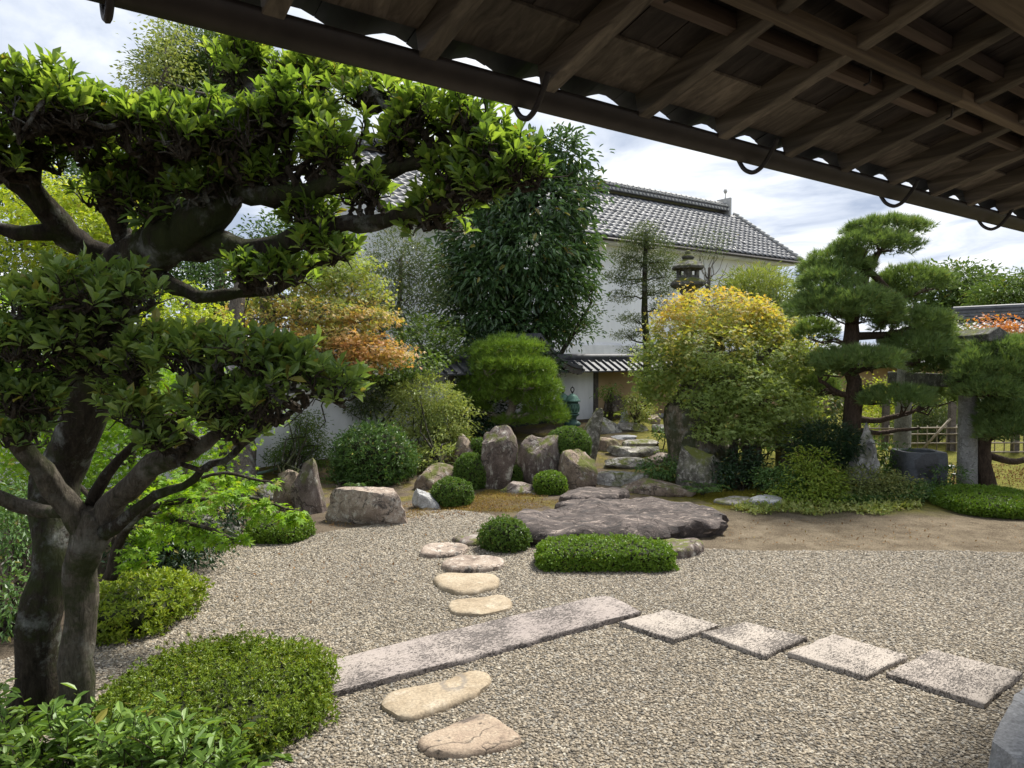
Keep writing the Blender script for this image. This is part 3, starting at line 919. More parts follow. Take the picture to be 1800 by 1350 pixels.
m, t, bs, out = new_mat('garden_soil')
w = nd(t, 'ShaderNodeNewGeometry').outputs['Position']
xyz = nd(t, 'ShaderNodeSeparateXYZ', {0: w})
a = noise_(t, w, 1.1, 6, 0.6); b = noise_(t, w, 9, 6, 0.7); f = noise_(t, w, 75, 4, 0.75)
soil = ramp(t, b, [(0.3, (0.04, 0.031, 0.022)), (0.5, (0.08, 0.062, 0.045)), (0.7, (0.135, 0.108, 0.08))])
litter = ramp(t, f, [(0.3, (0.055, 0.041, 0.028)), (0.5, (0.125, 0.098, 0.07)), (0.7, (0.23, 0.19, 0.14))])
c = mixc(t, ramp(t, a, [(0.4, 0.0), (0.6, 1.0)]), soil, litter)
moss = ramp(t, math_(t, 'ADD', math_(t, 'MULTIPLY', b, .6), math_(t, 'MULTIPLY', f, .4)), [(0.35, (0.065, 0.062, 0.016)), (0.5, (0.13, 0.112, 0.03)), (0.65, (0.22, 0.165, 0.05))])
dist = math_(t, 'ADD', xyz.outputs[1], math_(t, 'MULTIPLY', math_(t, 'SUBTRACT', a, .5), 1.6))
km = math_(t, 'MULTIPLY', ramp(t, nd(t, 'ShaderNodeMapRange', {0: dist, 1: 8.55, 2: 9.15}).outputs[0], [(0.0, 0.0), (1.0, 1.0)]),
           ramp(t, math_(t, 'ADD', noise_(t, w, 2.1, 6, 0.65), math_(t, 'MULTIPLY', nd(t, 'ShaderNodeMapRange', {0: xyz.outputs[0], 1: 2.0, 2: 3.0}).outputs[0], .22)), [(0.46, 0.0), (0.60, 1.0)]))
moss = mixc(t, nd(t, 'ShaderNodeMapRange', {0: xyz.outputs[0], 1: 2.0, 2: 3.0}).outputs[0], moss, ramp(t, math_(t, 'ADD', math_(t, 'MULTIPLY', b, .6), math_(t, 'MULTIPLY', f, .4)), [(0.35, (0.055, 0.062, 0.012)), (0.5, (0.125, 0.125, 0.022)), (0.65, (0.21, 0.185, 0.04))]))
c = mixc(t, km, c, moss)
# the raked strip of fine brown grit beside the gravel
kx = nd(t, 'ShaderNodeMapRange', {0: xyz.outputs[0], 1: 1.7, 2: 2.3}).outputs[0]
ky = nd(t, 'ShaderNodeMapRange', {0: dist, 1: 9.0, 2: 8.5}).outputs[0]
grit = ramp(t, math_(t, 'ADD', math_(t, 'MULTIPLY', f, .6), math_(t, 'MULTIPLY', noise_(t, w, 3.4, 8, .78), .4)), [(0.40, (0.05, 0.037, 0.024)), (0.5, (0.145, 0.115, 0.078)), (0.61, (0.27, 0.225, 0.16))])
c = mixc(t, math_(t, 'MULTIPLY', kx, ky), c, grit)
t.links.new(c, bs.inputs['Base Color'])
bs.inputs['Roughness'].default_value = .95
bs.inputs['Specular IOR Level'].default_value = .1
bump_(t, bs, math_(t, 'ADD', f, math_(t, 'MULTIPLY', b, 1.4)), .8, .03)
SOIL = m
o = np_mesh('ground', gv, gf, SOIL, None, (0, 0, 0), smooth=True)
o['kind'] = 'structure'

# gravel: a bed 6 mm above the soil, loose pebbles lying on it
m, t, bs, out = new_mat('gravel_bed')
w = nd(t, 'ShaderNodeNewGeometry').outputs['Position']
vo = nd(t, 'ShaderNodeTexVoronoi', {'Vector': w, 'Scale': 75.0, 'Randomness': 1.0})
cr = nd(t, 'ShaderNodeSeparateColor', {0: vo.outputs['Color']})
PEB = [(0.0, (0.06, 0.053, 0.043)), (0.2, (0.13, 0.110, 0.083)), (0.45, (0.225, 0.187, 0.135)), (0.7, (0.305, 0.255, 0.185)), (0.88, (0.225, 0.212, 0.185)), (1.0, (0.44, 0.39, 0.305))]
c = ramp(t, cr.outputs[0], PEB)
c = mixc(t, 1.0, c, ramp(t, vo.outputs['Distance'], [(0.15, 1.0), (0.62, 0.62)]), 'MULTIPLY')
t.links.new(c, bs.inputs['Base Color'])
bs.inputs['Roughness'].default_value = .85
bs.inputs['Specular IOR Level'].default_value = .2
bump_(t, bs, math_(t, 'SUBTRACT', 1.0, vo.outputs['Distance']), .9, .02)
BED = m
m, t, bs, out = new_mat('pebble')
oi = nd(t, 'ShaderNodeObjectInfo').outputs['Random']
wp = nd(t, 'ShaderNodeNewGeometry').outputs['Position']
c = ramp(t, oi, PEB)
c = mixc(t, 1.0, c, ramp(t, noise_(t, wp, 220, 2), [(0.3, .78), (0.7, 1.15)]), 'MULTIPLY')
c = mixc(t, 1.0, c, ramp(t, noise_(t, wp, .55, 3), [(0.35, .86), (0.65, 1.08)]), 'MULTIPLY')
t.links.new(c, bs.inputs['Base Color'])
bs.inputs['Roughness'].default_value = .7
bs.inputs['Specular IOR Level'].default_value = .3
PEBBLE = m

edge = [(-60, 1190), (330, 1020), (345, 965), (440, 955), (548, 942), (640, 925), (715, 902), (800, 896), (868, 905), (900, 940), (1000, 945), (1180, 948), (1225, 966), (1330, 968), (1520, 971), (1700, 969), (2000, 972)]
q = np.array([G(a_, b_) for a_, b_ in edge])
q = resample(np.vstack([q, [[9, 3.4, 0], [6.2, 1.1, 0], [-1.8, 1.1, 0], [-3.4, 3.2, 0]]]), 260, smooth=False)
q[:, :2] += np.stack([fbm(q * 2.3, 1, 4), fbm(q * 2.3 + 9, 2, 4)], 1) * .05
bm = bmesh.new()
fc = bm.faces.new([bm.verts.new((a_[0], a_[1], .006)) for a_ in q])
fc.normal_update()
if fc.normal.z < 0:
    fc.normal_flip()
bmesh.ops.triangulate(bm, faces=[fc])
me = bpy.data.meshes.new('gravel')
bm.to_mesh(me); bm.free()
me.materials.append(BED)
gravel = stuff(link(bpy.data.objects.new('gravel', me)))
gravel['label'] = 'bed of loose grey and tan pebbles between the stones'
ng = bpy.data.node_groups.new('pebbles', 'GeometryNodeTree')
ng.interface.new_socket('Geometry', in_out='INPUT', socket_type='NodeSocketGeometry')
ng.interface.new_socket('Geometry', in_out='OUTPUT', socket_type='NodeSocketGeometry')
gi = ng.nodes.new('NodeGroupInput'); go = ng.nodes.new('NodeGroupOutput')
dp = nd(ng, 'GeometryNodeDistributePointsOnFaces', {'Mesh': gi.outputs[0], 'Density': 4000.0, 'Seed': 3})
pos = nd(ng, 'GeometryNodeInputPosition').outputs[0]
py_ = nd(ng, 'ShaderNodeSeparateXYZ', {0: pos}).outputs[1]
ic = nd(ng, 'GeometryNodeMeshIcoSphere', {'Radius': 1.0, 'Subdivisions': 2})
no = nd(ng, 'ShaderNodeTexNoise', {'Scale': .9, 'Detail': 1.0}, noise_dimensions='3D')
off = nd(ng, 'ShaderNodeVectorMath', {0: no.outputs['Color'], 1: (.5, .5, .5)}, operation='SUBTRACT')
off2 = nd(ng, 'ShaderNodeVectorMath', {0: off.outputs[0], 'Scale': 1.0}, operation='SCALE')
sp = nd(ng, 'GeometryNodeSetPosition', {'Geometry': ic.outputs[0], 'Offset': off2.outputs[0]})
ss_ = nd(ng, 'GeometryNodeSetShadeSmooth', {'Geometry': sp.outputs[0]})
sm = nd(ng, 'GeometryNodeSetMaterial', {'Geometry': ss_.outputs[0], 'Material': PEBBLE})
rv = nd(ng, 'FunctionNodeRandomValue', data_type='FLOAT_VECTOR')
rv.inputs[0].default_value = (-.35, -.35, 0); rv.inputs[1].default_value = (.35, .35, 6.283)
sv = nd(ng, 'FunctionNodeRandomValue', data_type='FLOAT_VECTOR')
sv.inputs[0].default_value = (.0060, .0050, .0038); sv.inputs[1].default_value = (.0145, .0105, .0072)
ip = nd(ng, 'GeometryNodeInstanceOnPoints', {'Points': dp.outputs[0], 'Instance': sm.outputs[0], 'Rotation': rv.outputs[0], 'Scale': sv.outputs[0]})
jn = ng.nodes.new('GeometryNodeJoinGeometry')
ng.links.new(gi.outputs[0], jn.inputs[0]); ng.links.new(ip.outputs[0], jn.inputs[0])
ng.links.new(jn.outputs[0], go.inputs[0])
md = gravel.modifiers.new('pebbles', 'NODES'); md.node_group = ng

# ---------------------------------------------------------------- the storehouse (white plaster, tiled gable roof)
kx0, kx1, kd0, kd1 = 7.6, 25.8, 16.43, 22.9          # along u, along v
zE, zR, sR = 5.62, 7.92, (16.43 + 22.9) / 2
kura = thing('storehouse', 'large white plastered storehouse with a grey tiled gable roof beyond the garden wall', 'storehouse', W((kx0 + kx1) / 2, sR, 0))
mb = MB()
a_, b_, c_, d_ = kx0 + .3, kx1 - .8, kd0 + .55, kd1 - .55
mb.box(W(a_, c_, -.2), U * (b_ - a_), VV * (d_ - c_), Z3 * (zE - .05 + .2))
gz = zE + (sR - c_) / (sR - kd0) * (zR - zE) - .25
for s in (a_, b_ - .2):
    mb.add([W(s, c_, zE - .05), W(s + .2, c_, zE - .05), W(s + .2, d_, zE - .05), W(s, d_, zE - .05), W(s, sR, zR - .22), W(s + .2, sR, zR - .22)],
           [(0, 3, 4), (1, 5, 2), (0, 4, 5, 1), (3, 2, 5, 4)])
mb.build('wall', WHITE, kura)
# plaster ledge low on the front, near-black face below it painted for its shadow
MB().add([W(a_, c_ - .16, 1.86), W(b_, c_ - .16, 1.86), W(b_, c_ - .09, 2.24), W(a_, c_ - .09, 2.24), W(a_, c_ - .002, 1.86), W(b_, c_ - .002, 1.86), W(b_, c_ - .002, 2.32), W(a_, c_ - .002, 2.32)],
         [(0, 1, 2, 3), (3, 2, 6, 7), (1, 0, 4, 5), (0, 3, 7, 4), (2, 1, 5, 6)]).build('plaster_ledge', WHITE2, kura)
MB().box(W(a_, c_ - .06, .0), U * (b_ - a_), VV * .05, Z3 * 1.84).build('wall_base_shade', TAR, kura)
MB().box(W(kx0 + .2, c_ - .5, zE - .02), U * (kx1 - kx0 - .4), VV * .55, Z3 * -.16).build('eave_moulding', WHITE2, kura)
# roof slabs (front, back) under the tiles
mb = MB()
for sg in (1, -1):
    e0 = sR - sg * (sR - kd0)
    mb.hexa([W(kx0, e0, zE - .06), W(kx1, e0, zE - .06), W(kx1, sR, zR - .06), W(kx0, sR, zR - .06), W(kx0, e0, zE + .03), W(kx1, e0, zE + .03), W(kx1, sR, zR + .03), W(kx0, sR, zR + .03)][:8] if sg > 0 else
            [W(kx1, e0, zE - .06), W(kx0, e0, zE - .06), W(kx0, sR, zR - .06), W(kx1, sR, zR - .06), W(kx1, e0, zE + .03), W(kx0, e0, zE + .03), W(kx0, sR, zR + .03), W(kx1, sR, zR + .03)])
mb.build('roof_slope', TILE_D, kura)
slope = np.array(W(0, sR, zR)) - np.array(W(0, kd0, zE)); SL = np.linalg.norm(slope); slope = slope / SL
nrm = np.cross(U, slope); nrm = nrm if nrm[2] > 0 else -nrm
TW, TLn = .30, .265
prof = [(-.5, .022), (-.36, .044), (-.2, .038), (-.02, .009), (.16, .0), (.34, .009), (.5, .022)]
def tile_geo(o):
    """one pan tile seen from o (its lower left end): an S across, a lip at its lower edge"""
    v = []
    for y, lift in ((-.012, .012), (TLn * 1.06, 0.0)):
        for x, z in prof:
            v.append(o + U * (x * TW) + slope * y + nrm * (z + lift + .03))
    n = len(prof)
    for x, z in prof:
        v.append(o + U * (x * TW) + slope * -.012 + nrm * (z + .026))
    f = [(i, i + 1, n + i + 1, n + i) for i in range(n - 1)] + [(2 * n + i, 2 * n + i + 1, i + 1, i) for i in range(n - 1)]
    return v, f
me_t = None
rest = MB(); made = 0
cols_n = int((kx1 - kx0) / TW)
rows_n = int(SL / TLn)
for i in range(rows_n):
    for j in range(cols_n):
        o_ = W(kx0 + .2 + TW * (j + .3), kd0, zE) + slope * (i * TLn) - np.array([0, 0, .0])
        px, py, _ = proj(o_)
        if 1045 < px < 1405 and made < 290 and (i < 7):
            if me_t is None:
                v, f = tile_geo(np.zeros(3))
                me_t = bpy.data.meshes.new('roof_tile')
                me_t.from_pydata([tuple(x) for x in v], [], f); me_t.materials.append(TILE)
                me_t.polygons.foreach_set('use_smooth', np.full(len(f), True))
            q_ = bpy.data.objects.new('roof_tile', me_t)
            q_.location = Vector(o_ - np.array(kura.location) + rng.normal(size=3) * .004); link(q_, kura)
            made += 1
        else:
            rest.add(*tile_geo(o_ + rng.normal(size=3) * .004))
stuff(rest.build('tiling', TILE, kura, smooth=True))
# ridge: courses of flat tiles with a row of round ends, capped, end tile with a finial
mb = MB()
for k, (hw, z0, hh) in enumerate([(.30, .06, .09), (.26, .155, .07), (.24, .23, .07), (.22, .305, .07)]):
    mb.box(W(kx0 + .3 - .02 * k, sR - hw, zR + z0), U * (kx1 - kx0 - 1.0 + .02 * k), VV * 2 * hw, Z3 * (hh - .018))
mb.build('ridge_course', TILE, kura)
mb = MB()
for k in range(int((kx1 - kx0 - 1.0) / .2)):
    s = kx0 + .4 + k * .2
    for z in (.115, .27):
        mb.tube([W(s + (.1 if z > .2 else 0), sR - .33, zR + z), W(s + (.1 if z > .2 else 0), sR - .2, zR + z)], .045, 7)
stuff(mb.build('round_end', TILE_CAP, kura))
mb = MB(); mb.tube([W(kx0 + .2, sR, zR + .38), W(kx1 - .7, sR, zR + .38)], .08, 8)
for k in range(int((kx1 - kx0 - 1.0) / .3)):
    s = kx0 + .35 + k * .3
    mb.tube([W(s, sR, zR + .38), W(s + .06, sR, zR + .38)], .094, 8)
mb.build('ridge_cap', TILE_CAP, kura, smooth=True)
mb = MB()
mb.box(W(kx1 - .72, sR - .34, zR - .12), U * .10, VV * .68, Z3 * .74)
mb.lathe(W(kx1 - .6, sR, zR + .62), [(.02, 0), (.03, .05), (.02, .1), (.02, .22), (.07, .28), (.085, .34), (.06, .4), (.01, .44)], 8)
mb.build('ridge_end_tile', TILE_CAP, kura)
# verge: tiles along the gable edge
mb = MB()
for i in range(rows_n + 1):
    o_ = W(kx1 - .06, kd0, zE) + slope * (i * TLn)
    mb.tube([o_ + nrm * .10 - slope * .03, o_ + nrm * .085 + slope * TLn], .075, 7)
mb.build('verge_tile', TILE_CAP, kura, smooth=True)
MB().tube([W(kx0, kd0 - .08, zE - .10), W(kx1, kd0 - .08, zE - .10)], .055, 8).build('rain_gutter', COPPER, kura, smooth=True)
MB().box(W(11.4, c_ - .05, 3.9), U * .75, VV * .06, Z3 * .62).build('shutter', plain_mat('grey_shutter', (.18, .19, .2), (.26, .27, .28), 5), kura)

# ---------------------------------------------------------------- garden wall with a tiled coping
wd = 11.78
gw = thing('garden_wall', 'low plastered garden wall under a small dark tiled coping, white then ochre', 'garden wall', W(8, wd, .2))
MB().box(W(-3, wd, -.1), U * 13.62, VV * .16, Z3 * 1.72).build('white_panel', WHITE2, gw)
MB().box(W(10.76, wd + .004, -.1), U * 18.3, VV * .15, Z3 * 1.72).build('ochre_panel', OCHRE, gw)
for s in (-1.5, 2.7, 6.9, 10.62, 15.0, 21.5):
    MB().box(W(s, wd - .03, -.05), U * .13, VV * .2, Z3 * 1.66).build('post', POST, gw, bevel=.006)
MB().box(W(-3, wd - .05, 1.62), U * 32, VV * .26, Z3 * .06).build('top_beam', TAR, gw)
MB().hexa([W(-3, wd - .38, 1.60), W(29, wd - .38, 1.60), W(29, wd + .54, 1.60), W(-3, wd + .54, 1.60), W(-3, wd - .05, 1.76), W(29, wd - .05, 1.76), W(29, wd + .21, 1.76), W(-3, wd + .21, 1.76)]).build('coping_bed', TILE_D, gw)
MB().box(W(-3, wd - .07, 1.75), U * 32, VV * .30, Z3 * .09).build('coping_course', TILE_D, gw)
MB().tube([W(-3, wd + .08, 1.89), W(29, wd + .08, 1.89)], .085, 8).build('coping_ridge', TILE_D, gw, smooth=True)
wv = W(0, wd - .07, 1.80) - W(0, wd - .42, 1.61)
wl = np.linalg.norm(wv); wv /= wl
mb = MB()
mb.tube([np.zeros(3) + Z3 * .02, wv * wl + Z3 * .02], .030, 6)
mb.add([U * .02 + Z3 * .0, U * .21 + Z3 * .0, U * .21 + wv * wl, U * .02 + wv * wl, U * .02 - Z3 * .03, U * .21 - Z3 * .03], [(0, 1, 2, 3), (4, 5, 1, 0)])
first = mb.build('coping_tile', TILE_D, gw, base=(0, 0, 0), smooth=False)
me_t = first.data
first.location = Vector(W(2.0, wd - .42, 1.61) - np.array(gw.location))
for k in range(1, 95):
    q_ = first.copy(); link(q_, gw)
    q_.location = Vector(W(2.0 + .21 * k, wd - .42, 1.61) - np.array(gw.location))

# green hose pipe along the wall foot
pp = [P(430, 838, 10.9), P(455, 842, 11.0), P(480, 839, 11.2), P(505, 836, 11.5), P(540, 833, 11.8)]
p_, r_ = smooth_path(np.array(pp), [.022] * 5)
p_[:, 2] = terr(p_[:, 0], p_[:, 1]) + .05
tag(MB().tube(p_, r_, 7).build('water_pipe', plain_mat('pipe_green', (.16, .24, .2), (.22, .3, .26), 4, .5), None, base=p_[0], smooth=True), 'pale green pipe lying along the foot of the white wall', 'pipe')

# small shrine roof with a curved verge, behind the bright pine
sh = thing('small_shrine', 'small dark shrine with a curved roof half hidden behind the bright green pine', 'shrine', P(925, 745, 14.9))
sb = P(925, 750, 14.9); sb[2] = float(terr(sb[0], sb[1]))
SX, SY = U, VV
mb = MB().box(sb - SX * .62 - SY * .1 - Z3 * .05, SX * 1.02, SY * .8, Z3 * 1.25)
mb.build('body', BLACKST, sh, bevel=.01)
MB().box(sb - SX * .80 - SY * .3 - Z3 * .05, SX * 1.5, SY * 1.2, Z3 * .26).build('plinth', BLACKST, sh, bevel=.01)
mb = MB()
n = 10
zt = P(925, 585, 14.9)[2]
for i in range(n):
    def pt(k):
        x = k / n
        return x * 1.12, zt - .02 - .66 * (1 - (1 - x) ** 1.9)
    x0, z0 = pt(i); x1, z1 = pt(i + 1)
    for sg in (1, -1):
        o0 = sb + SX * (sg * x0 - .12); o1 = sb + SX * (sg * x1 - .12)
        o0 = np.array([o0[0], o0[1], z0]); o1 = np.array([o1[0], o1[1], z1])
        c8 = [o0 - SY * .65, o1 - SY * .65, o1 + SY * 1.1, o0 + SY * 1.1]
        mb.hexa([x - Z3 * .07 for x in c8] + c8 if sg > 0 else [x - Z3 * .07 for x in c8[::-1]] + c8[::-1])
mb.build('roof', TILE_D, sh)
mb = MB()
for i in range(n):
    x0, z0 = pt(i); x1, z1 = pt(i + 1)
    for sg in (1, -1):
        o0 = sb + SX * (sg * x0 - .12) - SY * .60; o1 = sb + SX * (sg * x1 - .12) - SY * .60
        mb.bar(np.array([o0[0], o0[1], z0 - .14]), np.array([o1[0], o1[1], z1 - .12]), .05, .13)
mb.build('bargeboard', POST, sh)

# small house at the right edge
hb = W(24.8, 7, 0)
ho = thing('small_house', 'small ochre house with a grey tiled roof at the right edge behind the torii', 'house', hb)
MB().box(W(23.0, 3.5, -.1), U * 3.6, VV * 6.5, Z3 * 2.3).build('wall', OCHRE, ho)
zr, ze = 3.02, 1.95
MB().hexa([W(22.3, 3, ze - .1), W(24.8, 3, zr - .1), W(24.8, 10.3, zr - .1), W(22.3, 10.3, ze - .1), W(22.3, 3, ze), W(24.8, 3, zr), W(24.8, 10.3, zr), W(22.3, 10.3, ze)]).build('roof_slope', TILE_D, ho)
MB().hexa([W(24.8, 3, zr - .1), W(27.3, 3, ze - .1), W(27.3, 10.3, ze - .1), W(24.8, 10.3, zr - .1), W(24.8, 3, zr), W(27.3, 3, ze), W(27.3, 10.3, ze), W(24.8, 10.3, zr)]).build('back_slope', TILE_D, ho)
sv_ = W(24.8, 0, zr) - W(22.3, 0, ze); sl_ = np.linalg.norm(sv_); sv_ /= sl_
nn_ = np.cross(sv_, VV); nn_ = nn_ if nn_[2] > 0 else -nn_
mb = MB()
prof2 = [(-.5, .05), (-.3, .085), (-.12, .06), (.1, .01), (.35, .012), (.5, .05)]
v, f = [], []
for y, lift in ((0, .03), (.3, 0.0)):
    for x, z in prof2:
        v.append(VV * (x * .27) + sv_ * y + nn_ * (z + lift))
f = [(i, 6 + i, 7 + i, i + 1) for i in range(5)]
ht = mb.add(v, f).build('roof_tile', TILE, ho, base=(0, 0, 0), smooth=True)
first = True
for i in range(9):
    for j in range(26):
        q_ = ht if first else ht.copy()
        if not first:
            link(q_, ho)
        first = False
        q_.location = Vector(W(22.3, 3.2 + .27 * j, ze) + sv_ * (i * .3) - np.array(ho.location))
mb = MB()
for k in range(3):
    mb.box(W(24.8 - .22 + .03 * k, 2.9, zr + .02 + .10 * k), U * (.44 - .06 * k), VV * 7.5, Z3 * .08)
mb.tube([W(24.8, 2.9, zr + .36), W(24.8, 10.4, zr + .36)], .09, 8)
mb.build('ridge_course', TILE, ho)

# ---------------------------------------------------------------- the eaves overhead
D0, ZB = 1.9, 2.0 + .436 * 1.9            # gutter line: distance out, height of its lower edge
SLP = .287
def raf(d):                                # height of the rafters' underside
    return ZB + .045 + SLP * (D0 - d)
ev = thing('veranda_roof', 'dark timber eaves overhead with rafters, boards and a round gutter', 'roof', W(2, 0, 0))
S0, SP = .552 * D0, .24 * D0
for n in range(-4, 20):
    s = S0 + SP * n
    dd = -3.0
    mb = MB()
    hw = .030
    dn = .088
    e = D0 + .005
    mb.hexa([W(s - hw, dd, raf(dd)), W(s + hw, dd, raf(dd)), W(s + hw, e, raf(e)), W(s - hw, e, raf(e)),
             W(s - hw, dd, raf(dd) + dn), W(s + hw, dd, raf(dd) + dn), W(s + hw, e + .02, raf(e) + dn), W(s - hw, e + .02, raf(e) + dn)])
    mb.build('rafter', RAFT, ev, bevel=.004)
# boards above the rafters, laid along the slope, each a little uneven
s = S0 - SP * 4.4
k = 0
while s < S0 + SP * 19.5:
    wdt = .165 + .05 * random.random()
    z = .086 + .006 * random.random()
    d1 = D0 - .19
    MB().hexa([W(s, -3, raf(-3) + z), W(s + wdt - .004, -3, raf(-3) + z), W(s + wdt - .004, d1, raf(d1) + z), W(s, d1, raf(d1) + z),
               W(s, -3, raf(-3) + z + .014), W(s + wdt - .004, -3, raf(-3) + z + .014), W(s + wdt - .004, d1, raf(d1) + z + .014), W(s, d1, raf(d1) + z + .014)]).build('board', BOARD, ev)
    s += wdt; k += 1
# eave board along the edge, one length between two rafters
for n in range(-4, 19):
    s = S0 + SP * n
    d0_, d1_ = D0 - .20, D0 + .0
    MB().hexa([W(s + .034, d0_, raf(d0_) + .078), W(s + SP - .034, d0_, raf(d0_) + .078), W(s + SP - .034, d1_, raf(d1_) + .078), W(s + .034, d1_, raf(d1_) + .078),
               W(s + .034, d0_, raf(d0_) + .108), W(s + SP - .034, d0_, raf(d0_) + .108), W(s + SP - .034, d1_, raf(d1_) + .100), W(s + .034, d1_, raf(d1_) + .100)]).build('eave_board', RAFT, ev)
    for d in (D0 - .43, D0 - .68, D0 - .93):
        MB().hexa([W(s + .034, d, raf(d) + .034), W(s + SP - .034, d, raf(d) + .034), W(s + SP - .034, d + .035, raf(d + .035) + .034), W(s + .034, d + .035, raf(d + .035) + .034),
                   W(s + .034, d, raf(d) + .084), W(s + SP - .034, d, raf(d) + .084), W(s + SP - .034, d + .035, raf(d + .035) + .084), W(s + .034, d + .035, raf(d + .035) + .084)]).build('batten', BATTEN, ev)
# roofing above, wavy eave tiles at the edge
MB().hexa([W(-2, -3, raf(-3) + .12), W(11, -3, raf(-3) + .12), W(11, D0 - .02, raf(D0 - .02) + .12), W(-2, D0 - .02, raf(D0 - .02) + .12),
           W(-2, -3, raf(-3) + .17), W(11, -3, raf(-3) + .17), W(11, D0 - .02, raf(D0 - .02) + .17), W(-2, D0 - .02, raf(D0 - .02) + .17)]).build('roof_deck', TAR, ev)
tw = .29
v, f = [], []
N = 9
for dpt in (0.0, .28):
    for hgt in (0.0, .028):
        for i in range(N):
            x = i / (N - 1)
            zz = .035 * (math.cos(2 * math.pi * (x + .18)) * .5 + .5) ** 1.3
            v.append(U * (x * tw * .995) + VV * (-dpt) + Z3 * (zz + hgt + SLP * dpt))
for i in range(N - 1):
    f += [(i, i + 1, N + i + 1, N + i), (i, 2 * N + i, 2 * N + i + 1, i + 1), (N + i, N + i + 1, 3 * N + i + 1, 3 * N + i), (2 * N + i, 3 * N + i, 3 * N + i + 1, 2 * N + i + 1)]
et = MB().add(v, f).build('eave_tile', TILE_D, ev, base=(0, 0, 0), smooth=True)
et.location = Vector(W(-1, D0 + .105, raf(D0) + .051) - np.array(ev.location))
for k in range(1, 38):
    q_ = et.copy(); link(q_, ev)
    q_.location = Vector(W(-1 + tw * k, D0 + .105, raf(D0) + .049 + .008 * rng.random()) - np.array(ev.location))
# half-round gutter
v, f = [], []
R_ = .062
gc = np.array([0, 0, ZB + R_ + .0])
A_ = np.linspace(math.pi * 1.0, math.pi * 2.0, 15)
for s in (-2.0, 11.0):
    for rr in (R_, R_ - .004):
        for a_ in A_:
            v.append(W(s, D0 + .062 + rr * math.cos(a_), ZB + R_ + rr * math.sin(a_)))
n = len(A_)
for i in range(n - 1):
    f += [(i, i + 1, 2 * n + i + 1, 2 * n + i), (n + i + 1, n + i, 3 * n + i, 3 * n + i + 1)]
f += [(0, 2 * n, 3 * n, n), (n - 1, 2 * n - 1, 4 * n - 1, 3 * n - 1)]
gut = MB().add(v, f).build('gutter', COPPER, ev, smooth=True)
for sg, rad in ((0, .006),):
    MB().tube([W(-2, D0 + .062 + R_, ZB + R_ + .002), W(11, D0 + .062 + R_, ZB + R_ + .002)], .007, 6).build('gutter_rim', COPPER, gut, base=ev.location, smooth=True)
# iron hooks that carry the gutter: under a rafter, round the gutter's belly, up in front
def hook(s):
    q = []
    z0 = raf(D0 - .2)
    for d, z in [(D0 - .07, raf(D0 - .07) + .01), (D0 - .045, raf(D0) - .015), (D0 - .005, ZB - .020), (D0 + .03, ZB - .040), (D0 + .06, ZB - .039), (D0 + .10, ZB - .010), (D0 + .135, ZB + .055), (D0 + .125, ZB + .075)]:
        q.append(W(s, d, z))
    p, r = smooth_path(np.array(q), [.010] * len(q), 4)
    return MB().tube(p, r, 7).build('gutter_hook', IRON, gut, base=ev.location, smooth=True)
for n in range(-2, 6):
    hook(D0 * (.763 + .648 * n))
# hanging rail below the rafters, with nails
DR = 1.355; zr_ = 2.0 + .757 * DR
s0 = -1.0
for k in range(3):
    L_ = 4.2
    rail_ = MB().box(W(s0, DR - .028, zr_), U * (L_ - .004), VV * .05, Z3 * .05).build('rail', RAILW, ev, bevel=.003)
    s0 += L_
for k, s in enumerate([1.55, 2.62, 3.28, 4.1, 4.9]):
    MB().tube([W(s, DR + .03, zr_ + .035), W(s, DR + .045, zr_ + .01), W(s + .01, DR + .055, zr_ - .028), W(s - .012, DR + .065, zr_ - .04)], .0045, 5).build('nail', IRON, rail_, base=ev.location, smooth=True)
MB().box(W(-1.5, .87, raf(.93) - .105), U * 12, VV * .11, Z3 * .10).build('purlin', RAILW, ev, bevel=.006)
# ---------------------------------------------------------------- paving in the gravel
ST = 'stepping stones through the gravel'
flat_stone('broad pinkish ochre stepping stone with a round pit painted dark, nearest to the veranda', [(735, 1300), (768, 1280), (820, 1258), (850, 1250), (878, 1262), (915, 1290), (905, 1304), (862, 1316), (800, 1322), (760, 1318)], .038, marked(RK_OCHRE2, 'stone_pit_shade', [(G(790, 1298, .04), 0.0, .013, 1.0)], (.03, .028, .025)), seed=1, dome=.004, edge=.025, rough=.008, group=ST)  # pit is a flat dark disc, its shade painted into the colour
flat_stone('long ochre stepping stone with a grey ring stain beside the long slab', [(670, 1235), (680, 1218), (722, 1205), (790, 1190), (830, 1174), (855, 1180), (860, 1193), (846, 1211), (800, 1232), (752, 1252), (718, 1259), (690, 1251)], .038, marked(RK_OCHRE, 'stone_with_ring', [(G(797, 1197, .04), .068, .022, .62)], (.15, .135, .12)), seed=2, dome=.004, edge=.025, rough=.008, group=ST)
flat_stone('small pale ochre stepping stone with a dark crack just behind the long slab', [(788, 1062), (800, 1052), (850, 1047), (880, 1045), (900, 1055), (895, 1065), (870, 1073), (840, 1078), (800, 1075)], .035, RK_OCHRE, seed=3, dome=.003, edge=.02, group=ST, rough=.014)
flat_stone('smooth plain cream stepping stone, third behind the long slab', [(763, 1020), (775, 1008), (820, 1005), (865, 1006), (878, 1017), (870, 1029), (830, 1038), (790, 1036)], .045, RK_OCHRE, seed=4, dome=.004, edge=.03, rough=.008, group=ST)
flat_stone('grey brown stepping stone with a cream front edge left of the kidney hedge', [(775, 988), (800, 975), (850, 972), (885, 980), (880, 993), (840, 999), (800, 1001)], .05, RK_TAN, seed=5, rough=.02, edge=.03, group=ST)
